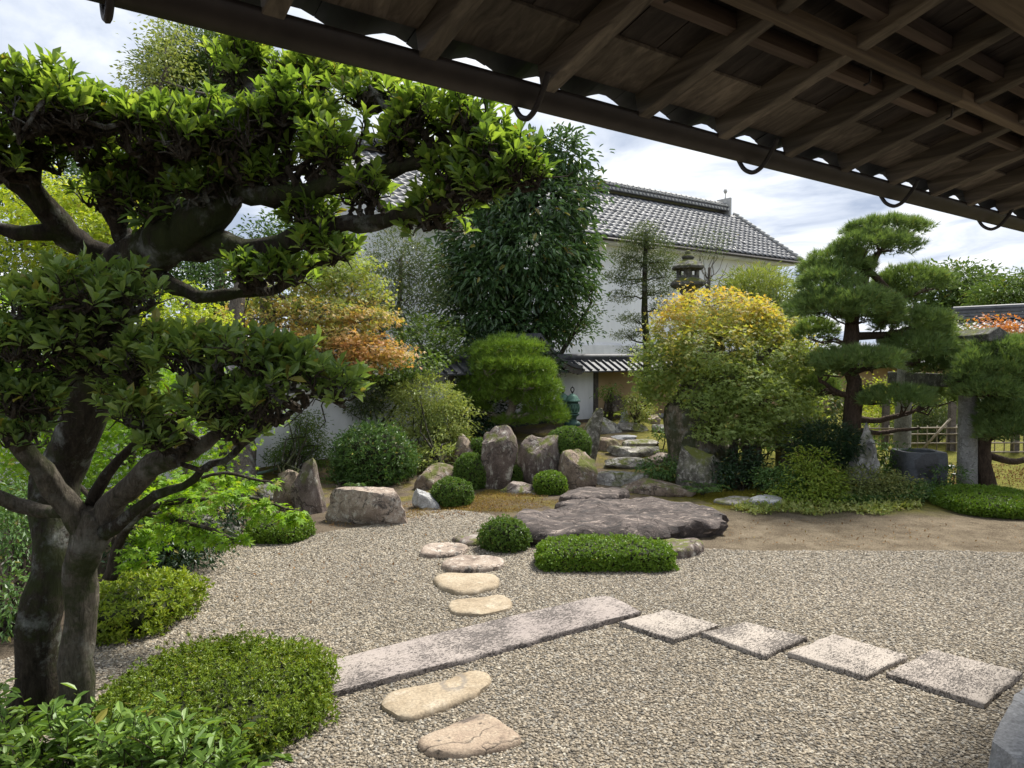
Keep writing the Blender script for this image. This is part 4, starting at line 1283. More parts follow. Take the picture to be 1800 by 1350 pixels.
flat_stone('low tan stepping stone left of the small clipped ball', [(738, 965), (755, 956), (800, 953), (822, 958), (815, 969), (780, 973), (745, 973)], .05, RK_TAN, seed=6, rough=.02, edge=.03, group=ST)
flat_stone('small dark grey stepping stone half behind the small clipped ball', [(795, 943), (820, 936), (852, 938), (850, 950), (815, 953)], .05, RK_PURPLE, seed=7, rough=.02, edge=.03, group=ST)
flat_stone('long tooled stone slab lying across the gravel like a plank', [(522, 1176), (790, 1106), (1060, 1046), (1080, 1050), (1128, 1074), (840, 1150), (575, 1219)], .045, SLAB, 'stone_slab', 'stone slab', n=150, smooth=False, edge=.014, rough=.003, edge_rough=.01, rings=12, seed=11)
SQ = 'square slabs in a diagonal row'
for lab, q in (('square tooled slab touching the end of the long slab, first of its row', [(1090, 1092), (1170, 1071), (1263, 1097), (1185, 1124)]),
               ('square tooled slab, second of the diagonal row from the long slab', [(1232, 1111), (1310, 1092), (1420, 1119), (1342, 1151)]),
               ('square tooled slab, third of the diagonal row from the long slab', [(1383, 1146), (1465, 1114), (1597, 1151), (1522, 1187)]),
               ('square tooled slab beside the blue grey slate, last and nearest of its row', [(1557, 1182), (1640, 1140), (1798, 1181), (1730, 1236)])):
    flat_stone(lab, q, .042, SLAB2, 'stone_slab', 'stone slab', n=96, smooth=False, edge=.012, rough=.003, edge_rough=.009, rings=10, seed=int(q[0][0]), group=SQ)
flat_stone('smooth blue grey slate rock cut by the right edge of the picture', [(1745, 1300), (1756, 1270), (1778, 1228), (1800, 1205), (1850, 1190), (1920, 1230), (1930, 1320), (1880, 1370), (1800, 1345)], .16, RK_SLATE, 'slate_rock', 'rock', n=80, smooth=False, edge=.012, rough=.012, edge_rough=.012, seed=21, under=-.06)

# the great flat stone, with a smaller ledge under its right end
flat_stone('great flat dark stone with pinkish weathered top in the middle of the garden', [(893, 914), (912, 902), (960, 890), (1080, 878), (1180, 874), (1240, 884), (1275, 896), (1276, 906), (1245, 913), (1185, 915), (1165, 924), (1090, 930), (1000, 932), (935, 928), (905, 922)], .21, RK_FLAT, 'flat_rock', 'rock', thick=.34, n=150, smooth=True, edge=.10, rough=.085, edge_rough=.05, under=.12, rings=22, seed=31, rfreq=1.9, octv=5)
flat_stone('dark ledge stone under the right end of the great flat stone', [(1130, 956), (1180, 944), (1225, 944), (1235, 956), (1200, 966), (1150, 966)], .10, RK_PURPLE, 'ledge_rock', 'rock', n=60, edge=.04, rough=.03, edge_rough=.02, seed=32)

# ---------------------------------------------------------------- rocks of the mound and the steps
def gb_(px, Y):
    q_ = P(px, 800, Y); q_[2] = float(terr(q_[0], q_[1])); return q_
R = rock
R('tall upright grey purple stone standing in the middle of the rock group', 873, 76, 750, 860, RK_PURPLE, taper=.16, seed=5, box=3.2, facets=8, depth=.7)
R('squat block of purple brown stone right of the tall upright stone', 940, 74, 766, 852, RK_PURPLE, seed=9, box=4, facets=7, topcut=.86, taper=.12, lean=.18, depth=.8)
R('square brown rock under the egg shaped clipped shrub', 1016, 62, 790, 855, RK_BROWN, seed=14, box=4, facets=8, lean=.12, topcut=.8)
R('rough pitted pale rock leaning right beside the stone steps', 1030, 44, 716, 818, RK_MOSSY, seed=23, taper=.35, lean=.22, facets=10, depth=.9)
R('reddish brown rounded rock behind the light leaved shrub', 816, 56, 762, 826, RK_BROWN, seed=31, facets=6, box=2.8)
R('dark rounded rock at the foot of the light leaved shrub', 766, 64, 815, 860, RK_BROWN, seed=33, facets=6, box=2.6)
R('shaded brown rock above the dark rounded rock', 762, 48, 788, 826, RK_BROWN, seed=36, facets=7)
R('pointed triangular standing stone left of the round bush', 545, 82, 803, 905, RK_PURPLE, seed=41, taper=.62, facets=8, lean=-.06, depth=.6, box=3)
R('small dark rock against the left flank of the pointed stone', 505, 56, 830, 895, RK_BROWN, seed=43, facets=7)
R('wide low tan boulder at the edge of the gravel', 647, 132, 856, 921, RK_TAN, seed=51, box=4.2, facets=7, topcut=.82, depth=.55, rough=.08)
R('small pale grey pointed rock beside the low clipped shrub', 748, 62, 858, 895, RK_PALE, seed=57, taper=.6, facets=10, lean=-.25)
R('low reddish stone between two clipped balls', 912, 54, 846, 869, RK_PURPLE, seed=61, box=3.5, facets=5, topcut=.8)
R('small upright brown stone right of the purple block', 971, 30, 803, 845, RK_BROWN, seed=63, box=4, facets=5)
R('grey craggy limestone pinnacle left of the water basin', 1517, 82, 766, 832, RK_GREY, stand=gb_(1517, 9.7), seed=71, taper=.55, facets=12, rough=.24, depth=.8, lean=.08)
R('mossy lichen spotted boulder in front of the old maple trunk', 1230, 92, 770, 866, RK_MOSSY, seed=77, facets=8, taper=.35, lean=-.1, rough=.14)
R('long rounded brown boulder at the foot of the steps', 1155, 110, 838, 874, RK_BROWN, seed=81, box=3, facets=5, depth=.6)
R('grey mossy boulder left of the steps under the yellow fern', 1064, 50, 733, 762, RK_GREY, seed=83, box=3, facets=7)
R('upright reddish stump shaped stone before the ochre wall', 1080, 38, 691, 735, RK_PURPLE, seed=85, box=4, facets=5, topcut=.85)
R('slim pale stone beside the reddish upright stone', 1098, 22, 717, 752, RK_PALE, seed=87, taper=.3)
R('small tan rock at the top right of the steps', 1150, 26, 729, 745, RK_TAN, seed=89)
R('pale flat rock at the top of the steps by the old trunk', 1168, 34, 725, 736, RK_PALE, seed=90, box=3)
R('white and black banded rock against the old trunk', 1166, 34, 742, 762, RK_GREY, seed=91, box=3)
R('small pink rock beside the foot of the old trunk', 1160, 44, 797, 818, RK_TAN, seed=92)
R('grey rock left of the second step', 1072, 44, 765, 792, RK_BROWN, seed=93, box=3)
R('pinkish rock in front of the dark water basin', 1604, 46, 830, 858, RK_TAN, seed=94, box=3, facets=7)
R('long grey rock behind the maple spray on the left', 352, 62, 905, 960, RK_GREY, seed=95, box=3, facets=7)
R('pale grey rock at the left border of the gravel', 400, 50, 918, 955, RK_GREY, seed=96)
R('grey rock below the white wall beside the dark trunk', 470, 56, 846, 880, RK_GREY, seed=97)
STP = 'rough stone steps up to the wall'
R('broad lowest step of rough stone', 1082, 98, 823, 853, RK_STEP, 'stone_step', 'step', seed=101, box=3.4, facets=4, topcut=.7, depth=.55, group=STP)
R('second step from the bottom, whitish', 1108, 78, 802, 822, RK_STEP, 'stone_step', 'step', seed=102, box=4, facets=4, topcut=.7, depth=.5, group=STP)
R('third step from the bottom, dark with a grey top', 1112, 84, 784, 803, RK_STEP, 'stone_step', 'step', seed=103, box=4, facets=3, topcut=.7, depth=.5, group=STP)
R('fourth step from the bottom, pale and narrow', 1132, 66, 770, 785, RK_STEP, 'stone_step', 'step', seed=104, box=4, facets=3, topcut=.7, depth=.5, group=STP)
R('fifth step, a thin blue grey slab', 1094, 50, 764, 772, RK_SLATE, 'stone_step', 'step', seed=105, box=4, facets=3, topcut=.7, group=STP)
R('topmost step, a long rounded boulder', 1116, 56, 743, 759, RK_STEP, 'stone_step', 'step', seed=106, box=3.4, facets=4, topcut=.8, depth=.5, group=STP)
flat_stone('dark flat stone between the great flat stone and the lowest step', [(985, 868), (1010, 856), (1075, 853), (1105, 858), (1098, 870), (1040, 876), (1000, 876)], .10, RK_FLAT, 'flat_rock', 'rock', n=70, edge=.05, rough=.035, edge_rough=.03, seed=33)
flat_stone('long thin flat stone behind the great flat stone', [(975, 884), (1010, 876), (1080, 873), (1120, 876), (1080, 884), (1010, 890)], .10, RK_FLAT, 'flat_rock', 'rock', n=70, edge=.04, rough=.03, edge_rough=.03, seed=34)
flat_stone('flat grey paving stone in the moss below the maple', [(1255, 878), (1290, 872), (1320, 874), (1318, 882), (1275, 884)], .04, RK_STEP, 'paving_stone', 'paving stone', n=50, edge=.02, rough=.01, seed=35)
flat_stone('pale paving stone right of its grey neighbour in the moss', [(1318, 874), (1340, 869), (1372, 872), (1370, 880), (1330, 882)], .07, RK_PALE, 'paving_stone', 'paving stone', n=50, edge=.03, rough=.015, seed=36)
flat_stone('pale flat stone at the right edge beyond the low clipped mound', [(1752, 872), (1775, 866), (1830, 866), (1850, 880), (1800, 886), (1765, 882)], .05, RK_PALE, 'paving_stone', 'paving stone', n=50, edge=.03, rough=.02, seed=37)
for i, (lab, q) in enumerate((('small pale stone set in the moss behind the torii pillar', [(1672, 832), (1690, 829), (1700, 832), (1690, 835)]),
                              ('white pebble stone in the moss left of the torii pillar', [(1660, 818), (1672, 816), (1680, 818), (1672, 821)]))):
    flat_stone(lab, q, .03, RK_PALE, 'paving_stone', 'paving stone', n=30, edge=.02, seed=40 + i)
# stone table under the maple
tb = G(1355, 842)
tt = thing('stone_table', 'dark mossy stone shelf with a pale top under the maple', 'stone shelf', tb)
def along(px, py, Y): return P(px, py, Y)
Yt = tb[1] + .3
mb = MB(); a_, b_ = P(1306, 786, Yt), P(1408, 790, Yt)
mb.box(a_, [b_[0] - a_[0], .05, 0], [0, .55, 0], [0, 0, .09])
mb.build('top_slab', RK_MOSSY, tt, bevel=.02)
for x0, x1 in ((1316, 1340), (1376, 1400)):
    a_, b_ = P(x0, 797, Yt + .1), P(x1, 797, Yt + .1)
    g0 = float(terr(a_[0], a_[1])) - .05
    MB().box([a_[0], a_[1], g0], [b_[0] - a_[0], 0, 0], [0, .35, 0], [0, 0, P(0, 786, Yt)[2] - g0 - .002]).build('leg', RK_BROWN, tt, bevel=.03)
o_ = P(1373, 783, Yt + .3)
tag(MB().lathe([o_[0], o_[1], P(0, 786, Yt)[2] + .09], [(.15, 0), (.14, .05), (.10, .25), (.11, .52)], 8).build('stone_pedestal', GRANITE, None, base=(o_[0], o_[1], P(0, 786, Yt)[2] + .09), bevel=.008), 'grey stone pedestal standing on the mossy shelf under the maple', 'pedestal')

# ---------------------------------------------------------------- torii
t0, t1 = G(1706, 862), None
PX = 7
near = np.array([6.66, G(1706, 862)[1] + .12, 0]); near[0] = (1706 - 900) / 1250 * near[1]
far = np.array([(1588 - 900) / 1250 * 11.75, 11.75, 0])
tor = thing('torii', 'weathered granite torii with round pillars on the right of the garden', 'torii', (near + far) / 2)
ax_ = unit(far - near)
for q_, s_ in ((near, 1), (far, -1)):
    g0 = float(terr(q_[0], q_[1])) - .05
    top = q_ + ax_ * s_ * .05
    p_ = np.linspace(0, 1, 9)[:, None] * (np.array([top[0], top[1], 1.97]) - np.array([q_[0], q_[1], g0])) + np.array([q_[0], q_[1], g0])
    MB().tube(p_, np.linspace(.137, .112, 9), 24).build('pillar', GRANITE, tor, smooth=True)
zk = P(1590, 672, 11.75)[2]
MB().bar(np.array([near[0], near[1], 1.58]) - ax_ * .32, np.array([far[0], far[1], 1.58]) + ax_ * .32, .13, .20).build('tie_beam', GRANITE_D, tor, bevel=.012)
MB().bar(np.array([near[0], near[1], 2.05]) - ax_ * .38, np.array([far[0], far[1], 2.05]) + ax_ * .38, .22, .16).build('under_lintel', GRANITE_D, tor, bevel=.012)
e0, e1 = np.array([near[0], near[1], 2.13]) - ax_ * .5, np.array([far[0], far[1], 2.13]) + ax_ * .5
sd_ = np.cross(ax_, Z3)
mb = MB(); N = 8
sec = [(-.15, 0), (.15, 0), (.17, .10), (0, .20), (-.17, .10)]
for i in range(N + 1):
    x = i / N; lift = .03 * abs(2 * x - 1) ** 2.4
    c_ = e0 + (e1 - e0) * x + Z3 * lift
    mb.v.extend([tuple(c_ + sd_ * a_ + Z3 * z_) for a_, z_ in sec])
for i in range(N):
    mb.f += [(i * 5 + j, i * 5 + (j + 1) % 5, i * 5 + 5 + (j + 1) % 5, i * 5 + 5 + j) for j in range(5)]
mb.f += [tuple(range(5))[::-1], tuple(N * 5 + j for j in range(5))]
mb.build('lintel', GRANITE_D, tor, bevel=.008)

# ---------------------------------------------------------------- water basin
wb = G(1618, 866)
ba = thing('water_basin', 'dark slate water basin, a squared block with a round hollow and a wet stain', 'water basin', wb)
mw, mt_, mbs, mo = new_mat('basin_slate')
w_ = tex_co(mt_)
a_ = noise_(mt_, w_, 3.2, 6, .65)
b_ = noise_(mt_, w_, 22, 6, .7)
c_ = ramp(mt_, b_, [(.3, (.045, .05, .056)), (.7, (.085, .092, .102))])
gp_ = nd(mt_, 'ShaderNodeVectorMath', {0: nd(mt_, 'ShaderNodeNewGeometry').outputs['Position'], 1: tuple(float(x) for x in P(1632, 818, wb[1] + .02))}, operation='SUBTRACT').outputs[0]
k_ = ramp(mt_, math_(mt_, 'ADD', nd(mt_, 'ShaderNodeVectorMath', {0: gp_}, operation='LENGTH').outputs['Value'], math_(mt_, 'MULTIPLY', math_(mt_, 'SUBTRACT', noise_(mt_, w_, 7, 6, .7), .5), .45)), [(.15, 1.0), (.19, 0.0)])
mt_.links.new(mixc(mt_, k_, c_, (.015, .016, .018)), mbs.inputs['Base Color'])
mt_.links.new(ramp(mt_, k_, [(0, .75), (1, .35)]), mbs.inputs['Roughness'])
bump_(mt_, mbs, b_, .5, .015)
Yb = wb[1] + .34
hw = 39 * Yb / 1250; hb_ = P(0, 792, Yb)[2] - wb[2]
cb = np.array([(1618 - 900) / 1250 * Yb, Yb, wb[2]])
v, f = [], []
N = 48
def sq(a, r):
    k = (abs(math.cos(a)) ** 5 + abs(math.sin(a)) ** 5) ** (-1 / 5)
    return np.array([math.cos(a) * k * r, math.sin(a) * k * r * .9, 0])
rows = [(hw * 1.02, -.05, 1), (hw, .15, 1), (hw * .99, hb_ * .6, 1), (hw * .97, hb_ - .03, 1), (hw * .93, hb_, 1), (hw * .70, hb_ - .005, 0), (hw * .66, hb_ - .03, 0), (hw * .62, hb_ - .10, 0), (hw * .3, hb_ - .12, 0)]
for r, z, s_ in rows:
    for j in range(N):
        a = 2 * math.pi * j / N
        q_ = sq(a, r) if s_ else np.array([math.cos(a) * r, math.sin(a) * r * .85, 0])
        w3 = np.array([q_ + np.array([0, 0, z])])
        q_ = q_ * (1 + .05 * float(fbm(w3 * 3.5, 8, 4)[0]) * s_)
        v.append(cb + q_ + np.array([0, 0, z]))
for i in range(len(rows) - 1):
    f += [(i * N + j, i * N + (j + 1) % N, i * N + N + (j + 1) % N, i * N + N + j) for j in range(N)]
f.append(tuple((len(rows) - 1) * N + j for j in range(N)))
o = MB().add(v, f).build('block', mw, ba, smooth=True)
o.data.set_sharp_from_angle(angle=math.radians(40))
mat_w, mt_, mbs, mo = new_mat('still_water')
mbs.inputs['Base Color'].default_value = (.02, .025, .02, 1); mbs.inputs['Roughness'].default_value = .05
MB().add([cb + np.array([math.cos(a) * hw * .645, math.sin(a) * hw * .645 * .85, hb_ - .05]) for a in np.linspace(0, 2 * math.pi, 30)[:-1]], [tuple(range(29))]).build('water', mat_w, o, base=wb)

# ---------------------------------------------------------------- lanterns
def bronze(px, base, Y, label, s=1.0):
    c = P(px, base, Y); c[2] = float(terr(c[0], c[1]))
    top = P(px, 678, Y)[2] if px > 1000 else P(px, 679, Y)[2]
    H = top - c[2]
    t = thing('bronze_lantern', label, 'lantern', c, 'pair of green bronze lanterns')
    q = lambda z: np.array([c[0], c[1], c[2] + z * H])
    h = H
    MB().lathe(q(0), [(.17, -.05), (.17, .04 * h), (.15, .06 * h), (.13, .08 * h), (.085, .11 * h), (.08, .15 * h), (.095, .17 * h), (.085, .19 * h), (.125, .23 * h), (.145, .25 * h), (.145, .27 * h), (.11, .285 * h)], 18).build('pedestal', BRONZE_D, t, smooth=True)
    fc_ = MB().lathe(q(.28), [(.105, 0), (.125, .03 * h), (.138, .10 * h), (.14, .17 * h), (.13, .24 * h), (.118, .28 * h), (.11, .33 * h)], 18).build('fire_chamber', BRONZE_D, t, smooth=True)
    mb = MB()
    for i in range(14):
        a = 2 * math.pi * i / 14
        d = np.array([math.cos(a), math.sin(a), 0])
        for z0, z1, sh in ((.05, .23, .19), (.05, .23, -.19)):
            d2 = np.array([math.cos(a + sh), math.sin(a + sh), 0])
            mb.tube([q(.28) + d * .136 + Z3 * z0 * h, q(.28) + (d + d2) / 2 * .149 + Z3 * (z0 + z1) / 2 * h, q(.28) + d2 * .138 + Z3 * z1 * h], .0065, 4)
    for z in (.045, .24):
        mb.tube([q(.28) + np.array([math.cos(a), math.sin(a), 0]) * .139 + Z3 * z * h for a in np.linspace(0, 2 * math.pi, 19)], .008, 4)
    mb.build('lattice', BRONZE, fc_, base=c)
    rf_ = MB().lathe(q(.595), [(.06, 0), (.165, .004 * h), (.172, .012 * h), (.150, .04 * h), (.122, .09 * h), (.105, .135 * h), (.085, .155 * h), (.06, .165 * h), (.055, .19 * h), (.03, .20 * h)], 18).build('roof', BRONZE, t, smooth=True)
    mb = MB()
    mb.lathe(q(.79), [(.012, 0), (.016, .02 * h), (.03, .035 * h), (.012, .05 * h)], 8)
    mb.tube([q(.90) + np.array([math.cos(a) * .034, 0, math.sin(a) * .046]) for a in np.linspace(0, 2 * math.pi, 15)], .011, 5)
    mb.tube([q(.94), q(1.0)], [.012, .003], 5)
    mb.build('finial', IRON, rf_, base=c, smooth=True)
bronze(1006, 768, 14.6, 'green bronze lantern with a bell roof, the nearer and right one of the pair')
bronze(989.5, 768, 15.1, 'green bronze lantern half hidden behind its twin, by the bright pine')

lc = P(1206, 760, 12.9); lc[2] = float(terr(lc[0], lc[1]))
sl_ = thing('stone_lantern', 'tall weathered stone lantern rising above the turning maple', 'lantern', lc)
zz = lambda py: P(1206, py, 12.9)[2] - lc[2]
MB().lathe(lc, [(.22, -.05), (.22, .12), (.13, .2), (.12, zz(516)), (.16, zz(512))], 12).build('shaft', GRANITE_D, sl_, smooth=True)
MB().lathe(lc, [(.14, zz(513)), (.20, zz(509)), (.34, zz(502)), (.335, zz(496)), (.27, zz(491)), (.22, zz(489))], 6, rot=.4).build('platform', GRANITE_D, sl_, bevel=.012)
z0, z1 = zz(489), zz(472)
mb = MB()
for i in range(4):
    a = math.pi / 2 * i + .5
    d = np.array([math.cos(a), math.sin(a), 0]); e = np.array([-d[1], d[0], 0])
    for k in (-1, 1):
        mb.box(lc + d * .11 + e * (.055 if k > 0 else -.13) + Z3 * (z0 + .002), d * .045, e * .075, Z3 * (z1 - z0))
    mb.box(lc + d * .11 - e * .055 + Z3 * (z0 + .002), d * .045, e * .11, Z3 * (z1 - z0) * .25)
    mb.box(lc + d * .11 - e * .055 + Z3 * (z0 + (z1 - z0) * .8), d * .045, e * .11, Z3 * (z1 - z0) * .2)
mb.build('fire_box', GRANITE_D, sl_)
MB().lathe(lc, [(.14, zz(472)), (.30, zz(474)), (.315, zz(469)), (.22, zz(462)), (.12, zz(457)), (.09, zz(455))], 6, rot=.4).build('cap', GRANITE_D, sl_, bevel=.012)
MB().lathe(lc, [(.09, zz(456)), (.12, zz(453)), (.10, zz(449)), (.05, zz(446)), (.06, zz(443)), (.02, zz(440))], 10).build('jewel', GRANITE_D, sl_, smooth=True)

# ---------------------------------------------------------------- bamboo fence on the right
fe = thing('bamboo_fence', 'open bamboo lattice fence behind the torii', 'fence', P(1640, 800, 12.9))
def fp(px, py): return P(px, py, 12.9 + (px - 1640) * -.002)
for py in (752, 763, 779, 795):
    MB().tube([fp(1470, py + 2), fp(1640, py), fp(1830, py - 1)], .016, 6).build('rail', BAMBOO, fe, smooth=True)
for i, px in enumerate(range(1478, 1830, 17)):
    MB().tube([fp(px, 806) + [0, .03, 0], fp(px + 1, 748) + [0, .03, 0]], .011, 5).build('bamboo_pole', BAMBOO, fe, smooth=True)
for px in (1560, 1677, 1790):
    g_ = fp(px, 806); MB().box([g_[0] - .05, g_[1] + .045, float(terr(g_[0], g_[1])) - .05], [.1, 0, 0], [0, .1, 0], [0, 0, .95]).build('post', POST, fe)
MB().tube([fp(1618, 790) + [0, -.05, 0], fp(1668, 735) + [0, -.05, 0]], .022, 6).build('brace', BAMBOO, fe, smooth=True)

# ---------------------------------------------------------------- clipped shrubs
CS = 'clipped round shrubs of the rock group'
H = hedge
H('long kidney shaped bright green clipped hedge before the great flat stone', 1061, 252, 949, 1004, L_CLIPB, depth=.62, p=3.2, cov=3.2, L=.022, Wd=.011, name='clipped_hedge', cat='hedge', bend=-.08, seed=3, lump=.07, fuzz=.016)
H('small clipped ball at the left end of the great flat stone', 887, 88, 911, 973, L_CLIP, depth=.40, cov=2.8, L=.024, Wd=.011, fuzz=.02, lump=.09)
H('low light green clipped dome beside the pale pointed rock', 794, 74, 841, 892, L_CLIP, cov=2.8, lump=.08, group=CS)
H('egg shaped clipped shrub against the tall upright stone', 827, 60, 797, 862, L_CLIP, group=CS, cov=2.8)
H('tiny clipped ball above the low reddish stone', 909, 38, 819, 849, L_CLIP, group=CS, cov=2.8)
H('small clipped dome right of the low reddish stone', 967, 60, 829, 869, L_CLIPB, group=CS, cov=2.8)
st = G(1005, 850); st = P(1000, 806, st[1] + .15)
H('large glossy clipped dome sitting on the square brown rock', 1000, 78, 750, 808, L_CLIP, group=CS, stand=st, cov=2.8)
H('tiny clipped shrub squeezed behind the tall upright stone', 915, 30, 797, 828, L_CLIP, group=CS, stand=P(915, 828, 10.9))
H('small clipped shrub left of the tall upright stone, half hidden', 841, 30, 770, 800, L_CLIP, group=CS, stand=P(841, 800, 11.3))
H('low wide clipped mound at the right edge before the torii pillar', 1740, 188, 861, 911, L_CLIPB, depth=1.3, p=2.4, cov=2.8, L=.026, Wd=.012)
H('low bright clipped shrub at the left border of the gravel', 492, 116, 906, 957, L_CLIPB, p=2.4, cov=2.6)
H('yellowish azalea ball behind the pale tree trunk', 250, 190, 1018, 1130, L_AZA, L=.036, Wd=.014, ros=8, cov=2.6, fuzz=.04, lump=.12, depth=1.0)
H('large dense azalea mound in the near left corner', 385, 430, 1185, 1350, L_AZAD, L=.024, Wd=.0095, cov=4.4, fuzz=.05, lump=.11, depth=1.25, p=2.3, ros=9)
H('azalea shrub behind the maple spray at the left', 300, 90, 940, 1000, L_AZA, L=.036, Wd=.013, cov=2.0, fuzz=.04)
H('big round loose bush before the white wall', 655, 142, 750, 856, L_BUSH, L=.05, Wd=.018, cov=2.3, fuzz=.07, lump=.14, name='round_bush', cat='bush', seed=8)

# ---------------------------------------------------------------- trees of the middle and back
maple_b = G(1240, 832)
Ym = maple_b[1] + .3
T = thing('maple_tree', 'dome shaped maple turning from green to orange at the top', 'tree', maple_b)
sk = []
p, r = limb('trunk', [(1232, 850, Ym, 58), (1228, 800, Ym, 50), (1226, 750, Ym, 46), (1232, 715, Ym, 48), (1240, 690, Ym, 40), (1248, 650, Ym, 30)], BK_OLD, T, 18, rough=.3, knob=.05); sk.append(p)
for s_ in ([(1245, 690, Ym, 22), (1262, 640, Ym, 14), (1258, 580, Ym, 9), (1250, 540, Ym, 5)], [(1250, 690, Ym, 18), (1300, 650, Ym, 12), (1352, 620, Ym, 7), (1380, 590, Ym, 4)],
           [(1235, 690, Ym, 18), (1200, 650, Ym, 11), (1180, 610, Ym, 6)], [(1294, 850, Ym - .2, 9), (1290, 800, Ym - .2, 8), (1296, 760, Ym - .2, 7), (1320, 700, Ym - .2, 6), (1330, 640, Ym, 4)],
           [(1296, 850, Ym - .2, 8), (1310, 800, Ym - .2, 7), (1306, 750, Ym - .2, 6), (1302, 690, Ym, 4)]):
    p, r = limb('branch', s_, BK_GREY, T, 8); sk.append(p)
mp = [pad(1255, 545, 95, 34, Ym), pad(1200, 580, 62, 40, Ym), pad(1320, 570, 70, 38, Ym), pad(1180, 630, 52, 45, Ym - .3), pad(1250, 610, 80, 42, Ym - .6), pad(1350, 630, 72, 45, Ym - .3), pad(1392, 660, 52, 48, Ym),
      pad(1170, 680, 45, 30, Ym), pad(1290, 670, 75, 36, Ym - .8), pad(1350, 700, 80, 36, Ym - .7), pad(1255, 705, 55, 25, Ym - .8), pad(1310, 740, 60, 26, Ym - .8), pad(1385, 735, 48, 26, Ym - .4), pad(1405, 640, 44, 40, Ym + .2), pad(1418, 695, 34, 36, Ym + .2), pad(1375, 590, 44, 34, Ym + .2), pad(1150, 650, 34, 50, Ym), pad(1270, 755, 50, 18, Ym - .9), pad(1345, 765, 40, 12, Ym - .8)]
mb = MB()
for _ in twigs_to([c + rvec(1)[0] * r * .7 for c, r in mp for _k in range(3)], sk, mb, .012, .004, 5, .06): pass
mb.build('twigs', BK_GREY, T)
crown(mp, L_MAPLE_R, T, .066, .066, MAPLE5, shell=.65, cov=2.7, clump=.07, droop=.35, outward=.9, up=.7, per=10, stray=.10)

def pine(label, base, trunk, boughs, pads, mat, NL, name='pine_tree', cov=1.9, bark=BK_PINE, group=None, NW=.0042, puff=1.3, **kw):
    t = thing(name, label, 'tree', base, group)
    sk = []
    for k, s_ in enumerate([trunk] + boughs):
        p, r = limb('trunk' if k == 0 else 'branch', s_, bark, t, 10 if k == 0 else 7, knob=.04); sk.append(p)
    mb = MB()
    tg = []
    for c, r in pads:
        for _ in range(7):
            d = rvec(1)[0]; d[2] = -.15
            tg.append(c + d * r * .75)
    for _ in twigs_to(tg, sk, mb, .016, .005, 6, .05): pass
    mb.build('twigs', bark, t)
    pine_crown([(c, r * np.array([1.05, 1.05, puff])) for c, r in pads], mat, t, NL, NW, cov, **kw)
    return t
pb = G(1500, 812); Yp = 10.5; pb = np.array([(1500 - 900) / 1250 * Yp, Yp, float(terr(5.04, Yp))])
pine('large cloud pruned pine with many flat tiers on the right', pb,
     [(1498, 840, Yp, 19), (1500, 760, Yp, 16), (1500, 690, Yp, 14), (1496, 620, Yp, 13), (1500, 560, Yp, 10), (1512, 500, Yp, 9), (1528, 465, Yp, 7), (1550, 440, Yp, 4)],
     [[(1520, 480, Yp, 7), (1500, 470, Yp, 5), (1462, 485, Yp, 3)], [(1530, 480, Yp, 6), (1580, 520, Yp, 4), (1620, 512, Yp, 3)], [(1500, 590, Yp, 8), (1560, 590, Yp, 6), (1600, 580, Yp, 3)], [(1498, 650, Yp, 8), (1560, 640, Yp, 6), (1620, 640, Yp, 3)],
      [(1500, 740, Yp, 6), (1560, 735, Yp, 5), (1610, 722, Yp, 3)], [(1500, 700, Yp, 7), (1470, 690, Yp, 5), (1440, 670, Yp, 3)], [(1500, 760, Yp, 5), (1560, 756, Yp, 4), (1620, 752, Yp, 2)]],
     [pad(1556, 405, 64, 17, Yp), pad(1536, 437, 66, 24, Yp - .2), pad(1466, 478, 58, 32, Yp), pad(1500, 468, 30, 22, Yp), pad(1602, 504, 62, 30, Yp + .3), pad(1478, 545, 88, 38, Yp - .4), pad(1530, 560, 50, 28, Yp - .3), pad(1604, 572, 60, 26, Yp), pad(1432, 590, 34, 26, Yp + .4),
      pad(1512, 641, 72, 26, Yp - .5), pad(1470, 655, 30, 20, Yp), pad(1612, 622, 58, 34, Yp - .1), pad(1640, 650, 36, 24, Yp), pad(1578, 706, 62, 22, Yp - .4), pad(1440, 690, 30, 26, Yp + .6), pad(1440, 545, 50, 30, Yp - .2), pad(1560, 530, 50, 22, Yp + .3), pad(1455, 500, 52, 22, Yp - .3), pad(1640, 590, 34, 20, Yp), pad(1450, 640, 34, 20, Yp + .3), pad(1655, 700, 34, 26, Yp + .6)], N_PINE, .10, NW=.0092, puff=1.2, needles=10, cov=2.2)
pb2 = G(1735, 864); Y2 = pb2[1] + .15
pine('small pine with a bare dark stem at the right edge beside the torii pillar', pb2,
     [(1734, 872, Y2, 15), (1732, 820, Y2, 14), (1732, 770, Y2, 12), (1736, 730, Y2, 10), (1752, 700, Y2, 9), (1770, 660, Y2, 7), (1790, 625, Y2, 5)],
     [[(1734, 775, Y2, 8), (1765, 760, Y2, 6), (1790, 750, Y2, 4)], [(1735, 800, Y2, 7), (1760, 812, Y2, 6), (1810, 812, Y2, 5)], [(1745, 705, Y2, 5), (1720, 690, Y2, 3)]],
     [pad(1765, 618, 68, 20, Y2 - .2), pad(1748, 655, 58, 26, Y2 - .3), pad(1722, 690, 46, 18, Y2 - .4), pad(1785, 690, 50, 28, Y2), pad(1770, 722, 44, 16, Y2 - .3), pad(1785, 765, 62, 32, Y2 - .4), pad(1830, 640, 60, 40, Y2), pad(1715, 650, 34, 26, Y2 - .4), pad(1700, 668, 26, 16, Y2 - .45), pad(1740, 690, 50, 22, Y2 - .45), pad(1790, 655, 46, 30, Y2 - .2), pad(1755, 745, 40, 14, Y2 - .2), pad(1820, 720, 50, 40, Y2)], N_PINE, .105, NW=.0092, needles=10)
